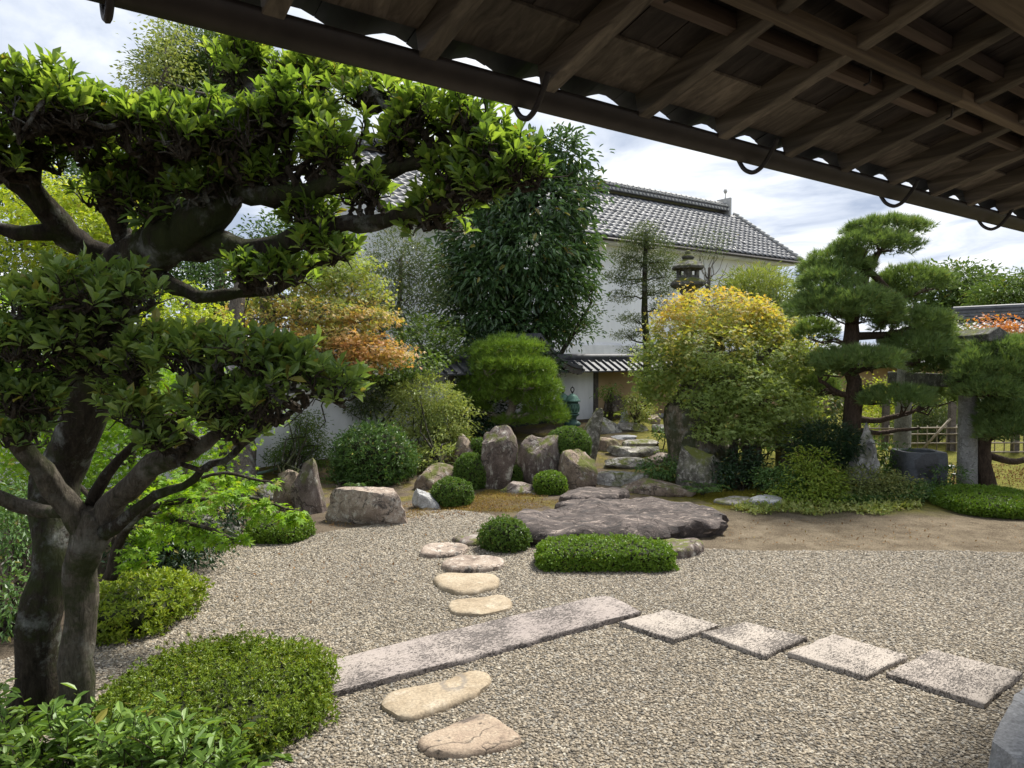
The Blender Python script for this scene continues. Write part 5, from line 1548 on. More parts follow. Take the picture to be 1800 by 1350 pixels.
pb3 = P(876, 768, 13.6); pb3[2] = float(terr(pb3[0], pb3[1])); Y3 = 13.6
pine('bright green fine needled pine above the upright stones', pb3,
     [(868, 775, Y3, 9), (884, 745, Y3, 8), (902, 715, Y3, 7), (896, 690, Y3, 6), (880, 665, Y3, 5), (895, 630, Y3, 4), (900, 605, Y3, 3)],
     [[(902, 715, Y3, 4), (925, 690, Y3 - .3, 3), (920, 660, Y3 - .3, 2)], [(896, 690, Y3, 4), (860, 660, Y3 - .3, 3), (845, 640, Y3, 2)], [(890, 735, Y3, 4), (940, 728, Y3 - .3, 3), (970, 735, Y3, 2)]],
     [pad(898, 612, 54, 22, Y3), pad(900, 645, 66, 24, Y3 - .2), pad(856, 668, 44, 26, Y3), pad(925, 678, 52, 24, Y3 - .3), pad(870, 700, 46, 24, Y3 - .1), pad(945, 708, 40, 24, Y3 - .2), pad(962, 738, 38, 18, Y3 - .2), pad(905, 742, 36, 14, Y3 - .1), pad(835, 720, 30, 22, Y3), pad(880, 630, 60, 34, Y3 + .1), pad(920, 655, 50, 34, Y3), pad(890, 685, 60, 34, Y3 + .1), pad(940, 690, 44, 34, Y3), pad(830, 690, 30, 26, Y3), pad(955, 725, 40, 22, Y3)], N_PINEB, .115, thick=.5, cov=1.15, puff=.9, bark=TWIG_PALE, NW=.0085, spread=.5)

def tree(label, base, trunk, pads, bark, mat, L, Wd, tpl=LEAF2, name='tree', group=None, limbs_r=.03, **kw):
    t = simple_tree(name, label, 'tree', base, trunk, pads, bark, group=group, limbs_r=limbs_r)
    crown(pads, mat, t, L, Wd, tpl, **kw)
    return t
def gb(px, Y):
    q_ = P(px, 800, Y); q_[2] = float(terr(q_[0], q_[1])); return q_
def stem(px, Y, top, r=10):
    b_ = gb(px, Y); pyb = float(proj(b_ - [0, 0, .1])[1])
    return [(px, pyb, Y, r * 1.3), (px + 2, (pyb * 2 + top) / 3, Y, r), (px - 2, (pyb + top * 2) / 3, Y, r * .75), (px + 1, top, Y, r * .4)]

Yc = 16.2
tree('tall dark evergreen with drooping glossy leaves before the storehouse', gb(905, Yc), [stem(905, Yc, 330, 16), stem(950, Yc + .3, 420, 9)],
     [pad(985, 275, 48, 40, Yc), pad(920, 290, 60, 50, Yc), pad(1005, 340, 40, 55, Yc), pad(940, 355, 70, 55, Yc - .5), pad(870, 340, 60, 60, Yc), pad(845, 420, 62, 48, Yc - .3), pad(1010, 425, 36, 50, Yc), pad(930, 440, 75, 55, Yc - .7), pad(860, 490, 70, 50, Yc - .5), pad(960, 510, 66, 45, Yc - .5), pad(1000, 475, 45, 40, Yc), pad(868, 560, 60, 36, Yc - .5), pad(935, 575, 60, 30, Yc - .3), pad(850, 600, 40, 25, Yc), pad(805, 480, 42, 46, Yc), pad(800, 545, 36, 36, Yc)],
     BK_DARK, L_CAM, .175, .066, LEAF4, name='evergreen_tree', cov=2.3, clump=.16, droop=.55, outward=.9, up=.8, per=10, limbs_r=.06, stray=.25)
tree('light green broadleaf tree leaning right before the white storehouse wall', gb(962, 15.6), [stem(962, 15.6, 560, 6), [(962, 660, 15.6, 5), (1000, 600, 15.4, 4), (1040, 530, 15.3, 2)]],
     [pad(1000, 580, 46, 26, 15.5), pad(1025, 550, 34, 26, 15.4), pad(985, 530, 40, 40, 15.6), pad(1030, 510, 22, 20, 15.4)], BK_DARK, L_BUSH, .10, .035, cov=.9, clump=.14, droop=.1, per=8, stray=.3)
Yk = 15.5
kt = tree('slender conifer with thin level boughs before the white storehouse wall', gb(1135, Yk), stem(1135, Yk, 405, 7),
     [pad(1133, 406, 22, 14, Yk), pad(1120, 424, 26, 14, Yk), pad(1152, 432, 28, 16, Yk), pad(1160, 458, 30, 12, Yk - .2), pad(1098, 448, 26, 12, Yk), pad(1125, 470, 40, 14, Yk + .2), pad(1082, 486, 20, 10, Yk), pad(1112, 496, 24, 9, Yk - .3), pad(1168, 484, 30, 13, Yk), pad(1156, 512, 30, 12, Yk + .2), pad(1094, 522, 22, 9, Yk), pad(1112, 560, 24, 7, Yk), pad(1165, 542, 22, 11, Yk), pad(1098, 590, 20, 6, Yk), pad(1122, 582, 14, 6, Yk), pad(1112, 616, 18, 6, Yk)],
     BK_DARK, L_OLIVE, .05, .016, name='conifer', cov=1.0, clump=.08, flat=.8, droop=-.2, per=7, limbs_r=.022, stray=.2)
# nearly bare tree before the roof
bt = thing('bare_tree', 'nearly leafless grey tree before the storehouse roof', 'tree', gb(1246, 17.5))
mb = MB(); p, r = limb('trunk', stem(1246, 17.5, 470, 6), BK_GREY, bt, 7)
for k in range(60):
    a = -math.pi / 2 + rng.normal() * .75
    ln = 30 + 45 * rng.random()
    s_ = p[int(len(p) * (.55 + .45 * rng.random())) - 1]
    e_ = s_ + np.array([math.cos(a) * ln * .017, rng.normal() * .25, -math.sin(a) * ln * .0165])
    mb.tube(wiggle(s_, e_, 6, .05), np.linspace(.012, .0045, 6), 4, cap=False)
mb.build('twigs', BK_GREY, bt)
crown([pad(1246, 425, 36, 28, 17.5)], L_OLIVE, bt, .05, .02, cov=.35, clump=.12, name='crown')

# bamboo-like bushes, and filler trees behind the maple and the big pine
bush('tall loose green shrub with upright shoots between the maple and the storehouse', [pad(1330, 500, 50, 28, 16.5), pad(1370, 530, 40, 40, 16.2), pad(1300, 515, 36, 26, 16.5), pad(1340, 560, 60, 40, 16)], L_LIGHT, gb(1330, 16.4), .10, .022, name='tall_shrub', cov=1.5, clump=.16, stems=6, up=.2, outward=1.0, droop=-.5)
bush('dark broadleaf shrub between the maple dome and the large pine', [pad(1372, 545, 40, 30, 15.5), pad(1420, 620, 40, 50, 15.0), pad(1440, 700, 50, 50, 14.5), pad(1400, 760, 50, 30, 14)], L_OLIVE, gb(1400, 15), .11, .04, name='tall_shrub', cov=1.6, clump=.15)
bush('yellow leaved shrub behind the trunk of the large pine', [pad(1540, 700, 40, 30, 15), pad(1600, 690, 50, 26, 15), pad(1640, 700, 40, 30, 15.5), pad(1570, 740, 50, 24, 15)], L_MAPLE_Y, gb(1580, 15.2), .07, .04, tpl=MAPLE5, cov=1.4, clump=.15)
bush('fine dark green shrub behind the far torii pillar', [pad(1640, 715, 40, 32, 13.6), pad(1600, 755, 45, 16, 13.8), pad(1660, 745, 34, 18, 13.6)], L_OLIVE, gb(1640, 13.7), .06, .014, cov=1.5, clump=.12)
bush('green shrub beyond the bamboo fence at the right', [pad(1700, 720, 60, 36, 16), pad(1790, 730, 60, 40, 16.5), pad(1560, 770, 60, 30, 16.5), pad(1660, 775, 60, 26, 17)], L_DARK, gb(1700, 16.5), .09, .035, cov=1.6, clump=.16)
tree('orange red maple before the small tiled house', gb(1760, 17), stem(1755, 17, 580, 4), [pad(1745, 573, 34, 16, 17), pad(1775, 590, 30, 20, 16.8), pad(1735, 600, 24, 16, 17), pad(1790, 575, 22, 10, 17)], BK_GREY, L_MAPLE_RED, .085, .085, MAPLE5, name='maple_tree', cov=1.5, clump=.12, per=8)
tree('sparse pale shrubby tree with berries before the small tiled house', gb(1690, 15.5), stem(1680, 15.5, 600, 4), [pad(1685, 600, 44, 26, 15.5), pad(1660, 580, 34, 24, 15.6), pad(1700, 630, 40, 20, 15.4)], BK_GREY, L_BROWN, .06, .026, cov=1.1, clump=.13, per=8)
tree('rounded broadleaf tree on the skyline at the right', gb(1690, 34), stem(1690, 34, 500, 6), [pad(1690, 495, 50, 30, 34), pad(1655, 515, 40, 32, 34), pad(1725, 505, 30, 26, 34), pad(1690, 540, 60, 30, 34), pad(1640, 560, 40, 24, 34), pad(1720, 555, 40, 22, 34)], BK_GREY, L_FAR, .22, .11, cov=2.4, clump=.35, limbs_r=.1, name='distant_tree')
tree('flat topped pine like tree on the skyline at the right edge', gb(1780, 30), stem(1780, 30, 520, 5), [pad(1775, 515, 58, 16, 30), pad(1810, 500, 50, 14, 30), pad(1760, 535, 40, 12, 30)], BK_GREY, L_FAR, .20, .06, cov=2.4, clump=.3, limbs_r=.08, name='distant_tree')

# left: orange maple and its neighbours
Yo = 12.3
tree('spreading maple with orange and red sprays before the white wall', G(428, 862), [[(430, 868, G(428, 862)[1] + .2, 24), (424, 760, 11.2, 19), (416, 640, 11.6, 16), (418, 540, 11.9, 13), (430, 470, 12, 8)], [(470, 640, 12.2, 10), (472, 560, 12.2, 13), (468, 500, 12.2, 9), (520, 470, 12.2, 4)]],
     [pad(560, 480, 70, 26, Yo), pad(620, 505, 55, 26, Yo), pad(500, 520, 60, 26, Yo), pad(570, 545, 80, 24, Yo - .4), pad(440, 555, 60, 20, Yo), pad(650, 560, 48, 16, Yo - .4), pad(590, 590, 70, 18, Yo - .6), pad(660, 612, 52, 18, Yo - .7), pad(620, 640, 44, 18, Yo - .7), pad(500, 590, 60, 20, Yo - .5), pad(690, 628, 34, 12, Yo - .7), pad(600, 615, 60, 22, Yo - .6), pad(600, 470, 60, 30, Yo), pad(660, 530, 30, 18, Yo)],
     BK_GREY, L_MAPLE_O, .07, .07, MAPLE5, name='maple_tree', cov=2.3, clump=.10, flat=.5, droop=.3, per=10, stray=.2)
tree('fresh green maple between the orange maple and the dark evergreen', gb(742, 13.6), [[(722, 780, 13.6, 6), (716, 700, 13.6, 5), (725, 665, 13.6, 5), (750, 620, 13.6, 3)], stem(655, 13.0, 640, 7), stem(618, 12.6, 640, 9)],
     [pad(762, 580, 46, 24, 13.6), pad(735, 600, 50, 22, 13.4), pad(785, 610, 30, 24, 13.6), pad(720, 570, 34, 20, 13.8), pad(760, 630, 40, 16, 13.4), pad(690, 642, 40, 22, 12.2), pad(735, 640, 46, 20, 12.5), pad(640, 656, 40, 16, 11.7)], BK_GREY, L_MAPLE_G, .06, .06, MAPLE5, name='maple_tree', cov=1.7, clump=.10, per=10, stray=.2)
tree('thin grey leaved olive like tree with a mesh of bare twigs', gb(700, 14.5), [stem(705, 14.5, 450, 6), [(700, 640, 14.5, 4), (660, 560, 14.3, 3), (640, 480, 14.3, 2)]],
     [pad(700, 450, 50, 50, 14.5), pad(670, 500, 44, 40, 14.3), pad(740, 480, 44, 50, 14.6), pad(720, 530, 60, 30, 14.4), pad(680, 560, 40, 20, 14.3)], BK_GREY, L_OLIVE, .075, .022, cov=.75, clump=.13, per=7, stray=.3, limbs_r=.02)
bush('loose light leaved shrub over the brown rocks', [pad(755, 700, 50, 34, 12.2), pad(735, 735, 44, 30, 12.1), pad(790, 735, 42, 32, 12.2), pad(770, 770, 52, 28, 12.0), pad(735, 810, 38, 18, 11.4), pad(775, 805, 34, 20, 11.4), pad(712, 690, 24, 16, 12.2)], L_LIGHT, G(775, 838), .068, .022, bark=BK_DARK, stems=2, cov=1.6, clump=.055, per=16, stray=.35, shell=.75)
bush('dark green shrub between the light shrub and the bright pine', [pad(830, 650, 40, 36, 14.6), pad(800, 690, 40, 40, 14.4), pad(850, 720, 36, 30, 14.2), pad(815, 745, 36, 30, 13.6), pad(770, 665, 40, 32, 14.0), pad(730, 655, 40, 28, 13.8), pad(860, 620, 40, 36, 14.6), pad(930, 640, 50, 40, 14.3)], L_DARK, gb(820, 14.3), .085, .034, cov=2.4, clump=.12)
bush('small light green shrub on the pointed stone by the wall', [pad(520, 790, 34, 18, 11.2), pad(545, 770, 24, 20, 11.4), pad(500, 805, 30, 14, 11.0), pad(540, 740, 22, 20, 11.5), pad(560, 800, 18, 24, 11.2)], L_MAPLE_G, G(500, 868), .05, .016, cov=1.5, clump=.08, bark=BK_DARK)
bush('dark thin leaved shrub against the white wall under the orange maple', [pad(655, 685, 42, 24, 12.6), pad(690, 660, 40, 28, 12.9), pad(640, 715, 30, 16, 12.4)], L_OLIVE, G(660, 800), .06, .022, cov=1.6, clump=.1, stems=3, bark=BK_DARK)
bush('leafy green shrub at the wall foot right of the pointed stone', [pad(600, 852, 32, 14, 10.6), pad(620, 842, 26, 12, 10.9)], L_BUSH, G(606, 866), .05, .02, cov=1.6, clump=.07)

# back left, seen under and over the near tree
tree('tall fine leaved evergreen behind the near tree at the upper left', gb(370, 19), stem(385, 19, 120, 10),
     [pad(350, 95, 60, 46, 19), pad(300, 130, 50, 40, 19), pad(410, 120, 60, 60, 19), pad(345, 170, 75, 60, 19), pad(450, 180, 70, 60, 19), pad(520, 170, 60, 60, 19), pad(400, 240, 100, 50, 19), pad(290, 220, 60, 40, 19), pad(560, 240, 50, 50, 19)], BK_GREY, L_FAR, .13, .03, cov=1.9, clump=.2, per=12, name='evergreen_tree', limbs_r=.07, outward=1.0, droop=.2)
tree('tall light leaved tree at the top left edge of the crown gap', gb(270, 17), stem(280, 17, 140, 6), [pad(290, 110, 48, 30, 17), pad(255, 145, 36, 26, 17), pad(300, 60, 36, 24, 17.5), pad(590, 170, 40, 40, 18), pad(250, 190, 40, 26, 17)], BK_GREY, L_LIGHT, .10, .05, cov=.9, clump=.2, per=8, stray=.3)
tree('yellow maple glowing behind the dark branches at the left', gb(90, 10.5), [stem(110, 10.5, 430, 10)],
     [pad(60, 340, 90, 40, 10.5), pad(180, 360, 80, 40, 10.8), pad(120, 400, 110, 40, 10.5), pad(30, 430, 60, 40, 10.2), pad(220, 420, 70, 36, 10.6), pad(160, 450, 70, 30, 10.5)], BK_GREY, L_MAPLE_Y, .075, .075, MAPLE5, name='maple_tree', cov=1.9, clump=.11, per=10)
tree('pale yellow green maple behind the crook of the near tree', gb(320, 9.6), [stem(330, 9.6, 530, 6)], [pad(320, 535, 50, 30, 9.6), pad(300, 575, 60, 30, 9.4), pad(360, 570, 44, 26, 9.6), pad(340, 610, 60, 24, 9.4)], BK_GREY, L_MAPLE_Y, .06, .06, MAPLE5, name='maple_tree', cov=1.9, clump=.09, per=10)
tree('low bright green maple filling the space behind the two trunks', gb(180, 7.4), [stem(230, 7.4, 640, 8), stem(90, 7.2, 640, 8)],
     [pad(60, 560, 90, 50, 7.4), pad(220, 640, 90, 50, 7.4), pad(80, 660, 100, 60, 7.2), pad(200, 720, 110, 50, 7.2), pad(320, 690, 90, 50, 7.6), pad(60, 770, 90, 50, 7.0), pad(200, 800, 110, 50, 7.0), pad(340, 770, 90, 40, 7.2), pad(330, 840, 90, 40, 6.9), pad(220, 880, 100, 40, 6.6), pad(300, 900, 80, 36, 6.5), pad(40, 860, 70, 50, 6.8), pad(420, 720, 70, 40, 7.6), pad(110, 720, 120, 80, 8.3), pad(20, 640, 90, 70, 8.3), pad(260, 660, 90, 70, 8.3), pad(90, 820, 120, 60, 8.0), pad(240, 780, 90, 60, 8.0)],
     BK_GREY, L_MAPLE_B, .06, .06, MAPLE10, name='maple_tree', cov=1.35, clump=.09, per=10, droop=.35)
tree('mid green tree beyond the white wall at the left', gb(240, 16), [stem(250, 16, 430, 9), stem(520, 16, 470, 7)], [pad(100, 330, 120, 60, 16), pad(260, 330, 110, 60, 16), pad(60, 470, 100, 70, 16), pad(260, 460, 110, 70, 16), pad(400, 500, 90, 60, 16), pad(520, 430, 80, 50, 16), pad(560, 560, 60, 50, 16), pad(380, 590, 90, 40, 15.5), pad(620, 590, 50, 40, 16)], BK_GREY, L_BUSH, .11, .045, cov=1.6, clump=.2, per=12, limbs_r=.06)
bush('dark green shrub in the shade behind the near trunks', [pad(20, 940, 60, 60, 5.6), pad(10, 1060, 40, 70, 4.9), pad(60, 890, 70, 40, 6.2)], L_BUSH, G(20, 1120), .05, .02, cov=1.5, clump=.09)
bush('dark low shrub behind the maple spray', [pad(300, 960, 90, 36, 6.4), pad(390, 905, 50, 26, 7.6), pad(250, 930, 70, 40, 6.6)], L_DARK, G(300, 1000), .05, .02, cov=1.5, clump=.09)

# ---------------------------------------------------------------- low plants of the right bed
bush('light green feathery shrub in front of the limestone pinnacle', [pad(1425, 812, 34, 22, 9.65), pad(1432, 842, 46, 22, 9.55), pad(1412, 866, 54, 14, 9.45), pad(1450, 866, 40, 14, 9.45)], L_FERN, gb(1430, 9.65), .05, .022, cov=1.5, clump=.07, stray=.3, per=9)
bush('low brownish green spreading shrub before the water basin', [pad(1515, 842, 54, 20, 9.7), pad(1560, 855, 54, 18, 9.6), pad(1492, 864, 48, 16, 9.55), pad(1545, 876, 50, 8, 9.5)], L_BROWN, gb(1525, 9.7), .045, .02, cov=1.4, clump=.07, stray=.3, per=9)
bush('dark green low shrub under the maple edge', [pad(1372, 842, 44, 22, 9.8), pad(1400, 858, 36, 18, 9.6)], L_BUSH, G(1378, 866), .04, .018, cov=1.7, clump=.06)
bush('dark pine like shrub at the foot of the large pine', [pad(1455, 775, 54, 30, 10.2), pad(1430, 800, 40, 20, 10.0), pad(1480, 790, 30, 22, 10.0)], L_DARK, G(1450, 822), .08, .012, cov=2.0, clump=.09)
bush('glossy leaved shrub between limestone and basin', [pad(1562, 800, 24, 30, 10.6), pad(1575, 835, 22, 20, 10.4)], L_BUSH, G(1568, 852), .08, .024, cov=1.4, clump=.07)
bush('dark shrub at the foot of the basin and pillar', [pad(1668, 838, 28, 20, 10.0), pad(1640, 862, 34, 10, 9.8), pad(1600, 864, 40, 12, 9.5)], L_BUSH, G(1660, 872), .05, .02, cov=1.4, clump=.06)
bush('dark shrub right of the mossy boulder', [pad(1305, 815, 36, 26, 10.4), pad(1270, 835, 30, 20, 10.2), pad(1330, 838, 30, 18, 10.3)], L_DARK, G(1300, 862), .06, .024, cov=1.6, clump=.07)
bush('small dark leaved shrub beside the lowest steps', [pad(1165, 820, 36, 15, 10.6), pad(1190, 828, 24, 12, 10.5)], L_BUSH, G(1168, 838), .05, .024, cov=1.6, clump=.06)
bush('variegated white and green shrub at the top of the steps', [pad(1122, 722, 28, 18, 14.3), pad(1112, 700, 12, 12, 14.3)], L_VARI, gb(1120, 14.3), .06, .026, cov=1.6, clump=.07)
bush('thin sprig of leaves beside the reddish upright stone', [pad(1068, 690, 16, 12, 14.8), pad(1078, 682, 10, 6, 14.8)], L_MAPLE_G, gb(1072, 14.8), .05, .022, cov=.9, clump=.06)
bush('slender young shrub beside the third step', [pad(1160, 762, 14, 8, 12.6)], L_BUSH, gb(1162, 12.6), .07, .025, cov=1.3, clump=.06, stems=2)
bush('fern like dark plant under the near maple boughs', [pad(1345, 770, 50, 16, 12.2), pad(1300, 775, 30, 14, 12.0)], L_BUSH, gb(1340, 12.2), .09, .02, cov=1.3, clump=.09)

def fern(label, px, py, mat, n=11, ln=.35, Y=None, name='fern'):
    b = G(px, py) if Y is None else gb(px, Y)
    t = thing(name, label, 'fern', b)
    pos, al, up = [], [], []
    mb = MB()
    for i in range(n):
        a = 2 * math.pi * i / n + rng.normal() * .2
        d = np.array([math.cos(a), math.sin(a), 0]); l = ln * (.7 + .5 * rng.random())
        pts = [b + d * l * x + Z3 * l * (1.35 * x - .95 * x * x) for x in np.linspace(0, 1, 12)]
        mb.tube(pts, np.linspace(.004, .0015, 12), 4, cap=False)
        for k in range(2, 12):
            for s_ in (-1, 1):
                sd = np.cross(d, Z3) * s_
                pos.append(pts[k]); al.append(sd + d * .5); up.append(Z3)
    mb.build('stalk', TWIG, t)
    leaves('frond', np.array(pos), np.array(al), np.array(up) + .2 * rvec(len(pos)), ln * .27, ln * .07, LEAF2, mat, t)
fern('yellow green fern above the grey mossy boulder', 1070, 738, L_FERN, 12, .36)
fern('fern at the foot of the mossy boulder under the maple', 1235, 872, L_BUSH, 12, .30)
fern('pale fern frond between the dark shrubs under the maple', 1278, 846, L_FERN, 7, .34)
fern('light fern at the left foot of the old maple trunk', 1185, 808, L_FERN, 9, .26)
fern('small yellow fern under the light leaved shrub', 742, 800, L_FERN, 9, .22)
fern('fern growing at the wall foot behind the wide boulder', 630, 860, L_BUSH, 9, .24)

def cover(name, label, pix, n, mat, L, Wd, h, tpl=LEAF2, n_=None):
    """low ground cover inside a pixel outline on the ground: one mass nobody could count"""
    q = np.array([G(a, b) for a, b in pix])
    lo, hi = q.min(0), q.max(0)
    pts = []
    poly = q[:, :2]
    while len(pts) < n:
        c = lo[:2] + (hi - lo)[:2] * rng.random((n * 3, 2))
        ins = np.zeros(len(c), bool)
        j = len(poly) - 1
        for i in range(len(poly)):
            a, b = poly[i], poly[j]
            k = ((a[1] > c[:, 1]) != (b[1] > c[:, 1])) & (c[:, 0] < (b[0] - a[0]) * (c[:, 1] - a[1]) / (b[1] - a[1] + 1e-9) + a[0])
            ins ^= k
            j = i
        c = c[ins]
        dn = fbm(np.column_stack([c * 1.9, np.zeros(len(c))]), 4, 3)
        c = c[(dn * .6 + rng.random(len(c)) * .9) > .2]
        pts.extend(c[:n - len(pts)])
    c = np.array(pts)
    p = np.column_stack([c, terr(c[:, 0], c[:, 1]) + h * rng.random(len(c)) + .005])
    o = leaves(name, p, rvec(n) + Z3 * .35, Z3 + .5 * rvec(n), L, Wd, tpl, mat, None, (q.mean(0)))
    o['label'] = label
    return stuff(o)
LF = leaf_mat('leaf_fallen', [(.10, .05, .025), (.22, .12, .05), (.33, .22, .11)], .8, .1, .1, clump=4)
cover('ground_cover', 'variegated yellow ground cover along the border of the right bed', [(1285, 896), (1320, 884), (1400, 878), (1500, 884), (1610, 880), (1622, 894), (1580, 899), (1540, 908), (1490, 901), (1430, 909), (1380, 901), (1330, 907)], 2600, L_VARI, .05, .028, .05)
cover('fallen_leaves', 'dry leaf bits scattered over the brown grit strip', [(1250, 955), (1290, 915), (1500, 912), (1800, 918), (1900, 964), (1500, 964)], 260, LF, .028, .013, .006)
cover('fallen_leaves', 'few dry leaves blown onto the gravel along the rocks', [(360, 1060), (480, 960), (640, 930), (860, 905), (880, 960), (760, 1000), (600, 1090)], 170, LF, .03, .015, .008)
cover('ground_cover', 'green ground cover under the low shrubs of the right bed', [(1380, 880), (1400, 866), (1480, 868), (1600, 872), (1600, 884), (1480, 890)], 4500, L_BUSH, .045, .022, .08)
cover('moss', 'yellow green moss patch in front of the maple and ferns', [(1180, 872), (1230, 868), (1340, 862), (1400, 880), (1340, 902), (1280, 896), (1225, 878)], 12000, leaf_mat('moss_tip', [(.10, .105, .012), (.20, .18, .022), (.31, .25, .045)], .8, .2, .1, clump=3), .014, .007, .012)
cover('moss', 'brown gold moss under the clipped balls of the rock group', [(700, 915), (720, 898), (800, 880), (860, 862), (960, 872), (990, 885), (900, 902), (800, 898)], 12000, leaf_mat('moss_gold', [(.12, .085, .02), (.24, .16, .035), (.33, .24, .07)], .8, .2, .1, clump=3), .014, .007, .012)
cover('fallen_leaves', 'brown fallen leaves and needles scattered on the soil', [(560, 930), (600, 900), (860, 870), (1000, 880), (860, 905), (700, 920)], 900, LF, .03, .014, .01)
cover('fallen_leaves', 'dry leaves strewn on the moss at the right edge', [(1640, 850), (1660, 815), (1900, 812), (1900, 862)], 2200, LF, .035, .018, .01)
# ---------------------------------------------------------------- the two near trees
def leafy(t, pads, skel, mat, L, Wd, n_ros, per, n_parts=300, twig_mat=TWIG, cl=7, tw0=.013):
    """leaf rosettes on a thicket of crooked twigs; the largest leaves in view are parts, the rest one mass"""
    vol = np.array([(r[0] * r[1] * r[2]) ** (2 / 3) for c, r in pads]); vol /= vol.sum()
    mb = MB()
    tips = []
    for (c, r), w in zip(pads, vol):
        nr = max(8, int(n_ros * w))
        nc = max(2, nr // cl)
        d = rvec(nc); d[:, 2] *= .3
        hubs = c + d * r * (.3 + .55 * rng.random(nc))[:, None]
        hubs[:, 2] -= r[2] * (.6 + .65 * rng.random(nc))
        for wgl in twigs_to(hubs, skel, mb, tw0, tw0 * .5, 10, .10, 5):
            pass
        for i in range(nr):
            d = rvec(1)[0]
            if d[2] < -.15 and rng.random() < .85:
                d[2] = -d[2]
            h = hubs[int(rng.integers(0, nc))]
            q = h + np.array([0, 0, r[2] * (.3 + 1.2 * rng.random())]) + d * np.array([.13, .13, .06]) * (.35 + .65 * rng.random())
            wgl = wiggle(h, q, 6, .09)
            mb.tube(wgl, np.linspace(tw0 * .34, tw0 * .14, 6), 4, cap=False)
            if rng.random() < .45:
                e_ = wgl[3] + rng.normal(size=3) * .05
                mb.tube(wiggle(wgl[2], e_, 4, .09), np.linspace(tw0 * .28, tw0 * .12, 4), 4, cap=False)
            tips.append((q, unit(unit(wgl[-1] - wgl[-3]) * .8 + np.array([0, 0, .75]) + .35 * rvec(1)[0])))
    stuff(mb.build('twigs', twig_mat, t))
    pos, al, up = [], [], []
    for q, a in tips:
        e = unit(np.cross(a, rvec(1)[0])); g = np.cross(a, e)
        m = per + int(rng.integers(-3, 3))
        for k in range(m):
            ph = 2.4 * k + rng.normal() * .3
            op = .45 + .85 * k / m + rng.normal() * .12
            side = e * math.cos(ph) + g * math.sin(ph)
            pos.append(q - a * (.035 * k / m) + side * .003)
            al.append(a * math.cos(op) + side * math.sin(op)); up.append(a * math.sin(op) - side * math.cos(op) + .25 * rvec(1)[0])
    pos, al, up = np.array(pos), unit(np.array(al)), unit(np.array(up))
    px, py, fz = proj(pos + al * L * .5)
    y = al; x = unit(np.cross(y, up)); z = np.cross(x, y)
    view = unit(pos - CAM)
    size = np.abs((z * view).sum(1)) / fz ** 2
    seen = (px > 5) & (px < 1795) & (py > 5) & (py < 1345)
    # nothing much may hide a leaf that is to be a part: the nearest leaf in its 30 px square
    cell = (px // 26).astype(int) * 1000 + (py // 26).astype(int)
    order = np.argsort(fz)
    first = {}
    for i in order:
        if seen[i] and cell[i] not in first:
            first[cell[i]] = i
    front = np.array(sorted(first.values(), key=lambda i: -size[i])[:n_parts])
    if len(front):
        T, F = LEAF8
        me = bpy.data.meshes.new('leaf')
        me.from_pydata([tuple(v) for v in T * np.array([Wd, L, L])], [], [tuple(f) for f in F])
        me.materials.append(mat)
        b = np.array(t.location)
        from mathutils import Matrix
        for i in front:
            o = bpy.data.objects.new('leaf', me)
            s = .85 + .3 * rng.random()
            o.matrix_local = Matrix(((x[i][0] * s, y[i][0] * s, z[i][0] * s, pos[i][0] - b[0]), (x[i][1] * s, y[i][1] * s, z[i][1] * s, pos[i][1] - b[1]), (x[i][2] * s, y[i][2] * s, z[i][2] * s, pos[i][2] - b[2]), (0, 0, 0, 1)))
            link(o, t)
    k = np.ones(len(pos), bool); k[front] = False
    stuff(leaves('foliage', pos[k], al[k], up[k], L, Wd, LEAF8, mat, t, smooth=False, jit=.38))

b1 = G(75, 1268)
YT = b1[1]
T1 = thing('broadleaf_tree', 'dark trunked evergreen tree spreading its glossy crown across the upper left', 'tree', b1)
sk = []
def L1(name, spec, sides=9, rough=.3, knob=.05):
    p, r = limb(name, [(a, b, y, c * (.86 if name == 'branch' else .84)) for a, b, y, c in spec], BK_DARK, T1, sides, rough, knob); sk.append(p)
L1('trunk', [(62, 1290, YT, 62), (70, 1180, YT, 48), (88, 1000, YT, 44), (112, 820, 3.95, 44), (145, 660, 3.85, 42), (190, 545, 3.75, 46), (245, 470, 3.65, 54), (300, 430, 3.55, 50), (330, 415, 3.5, 40)], 16, .25)
L1('branch', [(300, 432, 3.55, 48), (365, 385, 3.45, 40), (420, 310, 3.4, 32), (448, 240, 3.4, 25), (462, 170, 3.45, 20), (455, 100, 3.5, 18), (470, 40, 3.55, 14)], 12)
L1('branch', [(300, 435, 3.55, 40), (400, 437, 3.45, 30), (500, 428, 3.35, 23), (610, 404, 3.25, 19), (710, 388, 3.15, 15), (800, 368, 3.05, 11), (862, 346, 3.0, 7)], 10)
L1('branch', [(420, 330, 3.4, 26), (500, 352, 3.3, 22), (590, 345, 3.2, 19), (670, 310, 3.15, 16), (745, 285, 3.1, 13), (820, 288, 3.05, 8), (900, 285, 3.0, 5)], 10)
L1('branch', [(640, 330, 3.18, 15), (690, 280, 3.2, 13), (700, 225, 3.2, 10), (670, 180, 3.2, 7), (650, 140, 3.2, 5)], 8)
L1('branch', [(745, 285, 3.1, 10), (790, 245, 3.05, 8), (830, 200, 3.05, 5), (850, 170, 3.05, 4)], 8)
L1('branch', [(255, 480, 3.65, 26), (330, 512, 3.55, 14), (420, 516, 3.5, 10), (500, 505, 3.45, 8), (560, 480, 3.4, 5)], 8)
L1('branch', [(225, 470, 3.7, 30), (150, 420, 3.6, 26), (80, 360, 3.5, 21), (10, 300, 3.4, 16), (-70, 260, 3.3, 10)], 10)
